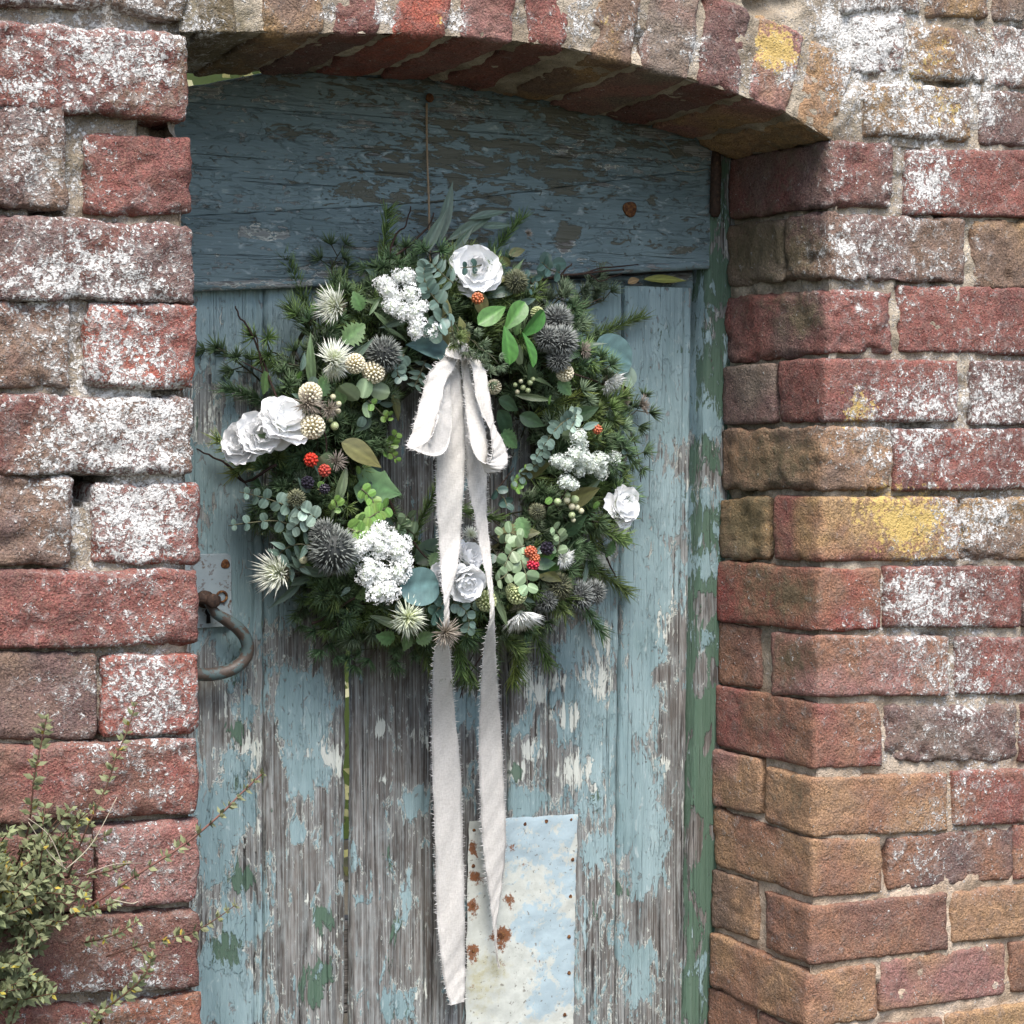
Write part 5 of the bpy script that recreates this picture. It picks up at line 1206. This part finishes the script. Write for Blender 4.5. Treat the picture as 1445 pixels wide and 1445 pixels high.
ribbon('loop', [(654,496,668,498,.098,.096),(666,522,684,521,.084,.082),(671,556,690,556,.076,.072),(682,588,696,590,.070,.066),(691,606,700,606,.064,.066),(694,624,710,624,.058,.066),(694,640,716,641,.054,.062),(691,650,715,654,.050,.056),(686,654,707,663,.050,.052),(678,650,694,667,.056,.056),(670,640,684,664,.066,.064),(663,622,688,640,.074,.070),(659,592,684,606,.082,.078),(656,560,674,568,.090,.088),(652,526,664,530,.097,.096),(650,500,657,502,.102,.103)], 7, label='right loop of the bow')
ribbon('knot', [(628,500,634,486,.094,.100),(640,506,642,482,.086,.088),(652,507,652,482,.084,.084),(664,503,660,486,.092,.098)], 8, label='gathered knot of the bow')
# a few sprigs hang over the knot
for px_, py_, ang, kd in ((655,478,-1.4,3),(670,486,-1.2,4),(640,474,-1.9,2),(690,500,-1.0,3),(682,530,-1.3,4)):
    d = Vector((math.cos(ang), -.9, math.sin(ang))).normalized(); part('conifer_sprig', SPR[kd], None, P(px_, py_, .088) - d * .028, basis(d, rnd.uniform(0, 6)), .62)
# ------------------------------------------------------------------ leafy plant rooted in the joints of the left pier
rnd = random.Random(5)
plant = thing('wall_plant', 'small leafy herb growing out of the brick joints at lower left', 'plant', tuple(P(40, 1330, -.02)))
M_HERB = organic('herb_leaves', .6, .3, 90, .25, .15)
def herb_stem(pxs, ys, leaves=14, lsz=.010, r=.0012, bare=0.0, colr=(.13, .07, .045)):
    pts = smooth([P(x, y, yy) for (x, y), yy in zip(pxs, ys)], 6); mb = MB(); mb.tube(pts, r, colr, 5, .5)
    for k in range(leaves):
        t = bare + (1 - bare) * (k + .5) / leaves; i = min(len(pts) - 2, int(t * (len(pts) - 1))); d = (pts[i + 1] - pts[i]).normalized()
        for s in range(6):
            a = rnd.uniform(0, 6.28); B3 = basis(d); v = (B3 @ Vector((math.cos(a), math.sin(a), rnd.uniform(.2, .9)))).normalized()
            L = 1.25 * lsz * rnd.uniform(.6, 1.15) * (1 - .25 * t); side = v.orthogonal().normalized() if rnd.random() < .5 else v.cross(Vector((0, -1, .2))).normalized()
            up = v.cross(side); g_ = rnd.random(); c_ = (.18 + .10 * g_, .21 + .09 * g_, .10 + .06 * g_)
            if rnd.random() < .05: c_ = (.42, .33, .06)
            q = pts[i] + d * J(.004); f = rnd.uniform(.75, 1.25); c_ = tuple(x * f for x in c_)
            mb.add([q, q + v * L * .45 + side * L * .22 + up * L * .06, q + v * L, q + v * L * .45 - side * L * .22 + up * L * .06, q + v * L * .5 - up * L * .02], [(0, 1, 4), (1, 2, 4), (2, 3, 4), (3, 0, 4)], c_)
    return mb.build('stem', M_HERB, plant)
herb_stem([(20,1230),(40,1170),(48,1100),(58,1050),(66,1012)], [-.03,-.06,-.07,-.07,-.07], 16, .012)
herb_stem([(95,1240),(120,1175),(150,1110),(165,1065),(180,1030),(192,992)], [-.04,-.05,-.05,-.05,-.045,-.04], 15, .010)
herb_stem([(90,1300),(140,1270),(200,1230),(262,1190),(310,1150),(340,1120),(372,1090)], [-.03,-.05,-.06,-.06,-.055,-.05,-.05], 15, .010, .0018, .25, (.22, .11, .08))
herb_stem([(150,1350),(210,1330),(265,1318),(300,1300),(335,1275)], [-.02,-.04,-.05,-.05,-.05], 11, .010, .001, .15)
herb_stem([(120,1330),(160,1320),(195,1300)], [-.02,-.05,-.06], 7, .008)
herb_stem([(140,1430),(180,1400),(205,1375),(215,1350)], [-.02,-.04,-.05,-.05], 9, .012)
herb_stem([(10,1460),(20,1430),(28,1405)], [-.03,-.05,-.05], 6, .012)
herb_stem([(120,1460),(132,1440),(140,1425)], [-.03,-.04,-.05], 5, .010)
for k in range(50):
    x0, y0 = rnd.uniform(-40, 70), rnd.uniform(1230, 1330); an = rnd.uniform(-2.6, .5) if rnd.random() < .75 else rnd.uniform(0, 6.28); L = rnd.uniform(50, 135)
    x1, y1 = x0 + math.cos(an) * L * .75, y0 + math.sin(an) * L * .9
    if x1 > 175: x1 = 175
    herb_stem([(x0, y0), ((x0 + x1) / 2 + J(18), (y0 + y1) / 2 - 8 + J(18)), (x1, y1)], [-.02, -.04 - .06 * rnd.random(), -.05 - .07 * rnd.random()], rnd.randint(6, 10), rnd.uniform(.009, .014))
for k in range(26):
    x0, y0 = rnd.uniform(-40, 60), rnd.uniform(1340, 1430); an = rnd.uniform(-2.2, .3); L = rnd.uniform(40, 110)
    x1, y1 = x0 + math.cos(an) * L * .8, y0 + math.sin(an) * L * .6
    herb_stem([(x0, y0), ((x0 + x1) / 2 + J(14), (y0 + y1) / 2 - 6 + J(14)), (x1, y1)], [-.02, -.04 - .04 * rnd.random(), -.05 - .05 * rnd.random()], rnd.randint(5, 8), rnd.uniform(.009, .013))
for k in range(14):
    x0, y0 = rnd.uniform(10, 90), rnd.uniform(1200, 1300); x1, y1 = x0 + rnd.uniform(30, 110), y0 - rnd.uniform(20, 120)
    herb_stem([(x0, y0), ((x0 + x1) / 2 + J(18), (y0 + y1) / 2 + J(18)), (x1, y1)], [-.03, -.06, -.05 - .05 * rnd.random()], rnd.randint(4, 8), rnd.uniform(.008, .012), .001, .3)
for pp_ in ([(90,1225),(70,1180),(40,1155)],[(95,1225),(130,1190),(165,1125)],[(95,1228),(70,1205),(40,1160)],[(120,1235),(160,1220),(200,1218)],[(160,1270),(185,1275),(195,1272)]):
    mb = MB(); mb.tube(smooth([P(x, y, -.09) for x, y in pp_], 5), .0007, (.42, .36, .28), 4, .6); mb.build('dry_stem', M_TWIG, plant)

# little leaves caught in the chink under the door head, and the dead grass under the arch
mb = MB(); LMb = leaf_mesh('fallen_leaf', .075, .013, 'lance', (.30, .34, .09), (.42, .45, .14), .05, .2)
o = obj('fallen_leaf', LMb, None, None, P(908, 394, DOOR_Y - .006), basis_x((1, .02, .03), (0, -1, .5))); tag(o, 'long yellow-green leaf lodged in the chink under the door head', 'leaf')
o = obj('fallen_leaf', LM['brown'], None, None, P(886, 400, DOOR_Y - .006), basis_x((1, -.1, .45), (0, -1, .5)), .9); tag(o, 'small curled brown leaf beside the yellow-green leaf in the chink', 'leaf')
for k, pts_ in enumerate(([(925,190),(940,205),(955,224)],[(955,240),(980,243),(1000,238)])):
    mb = MB(); mb.tube(smooth([P(x, y, TOP_Y - .008) for x, y in pts_], 4), .0007, (.30, .24, .16), 4, .5)
    tag(mb.build('grass_stalk', M_TWIG), ('dry straw stalk hanging from the underside of the arch at right', 'dry straw stalk lying across the upper right corner of the door head')[k], 'straw')
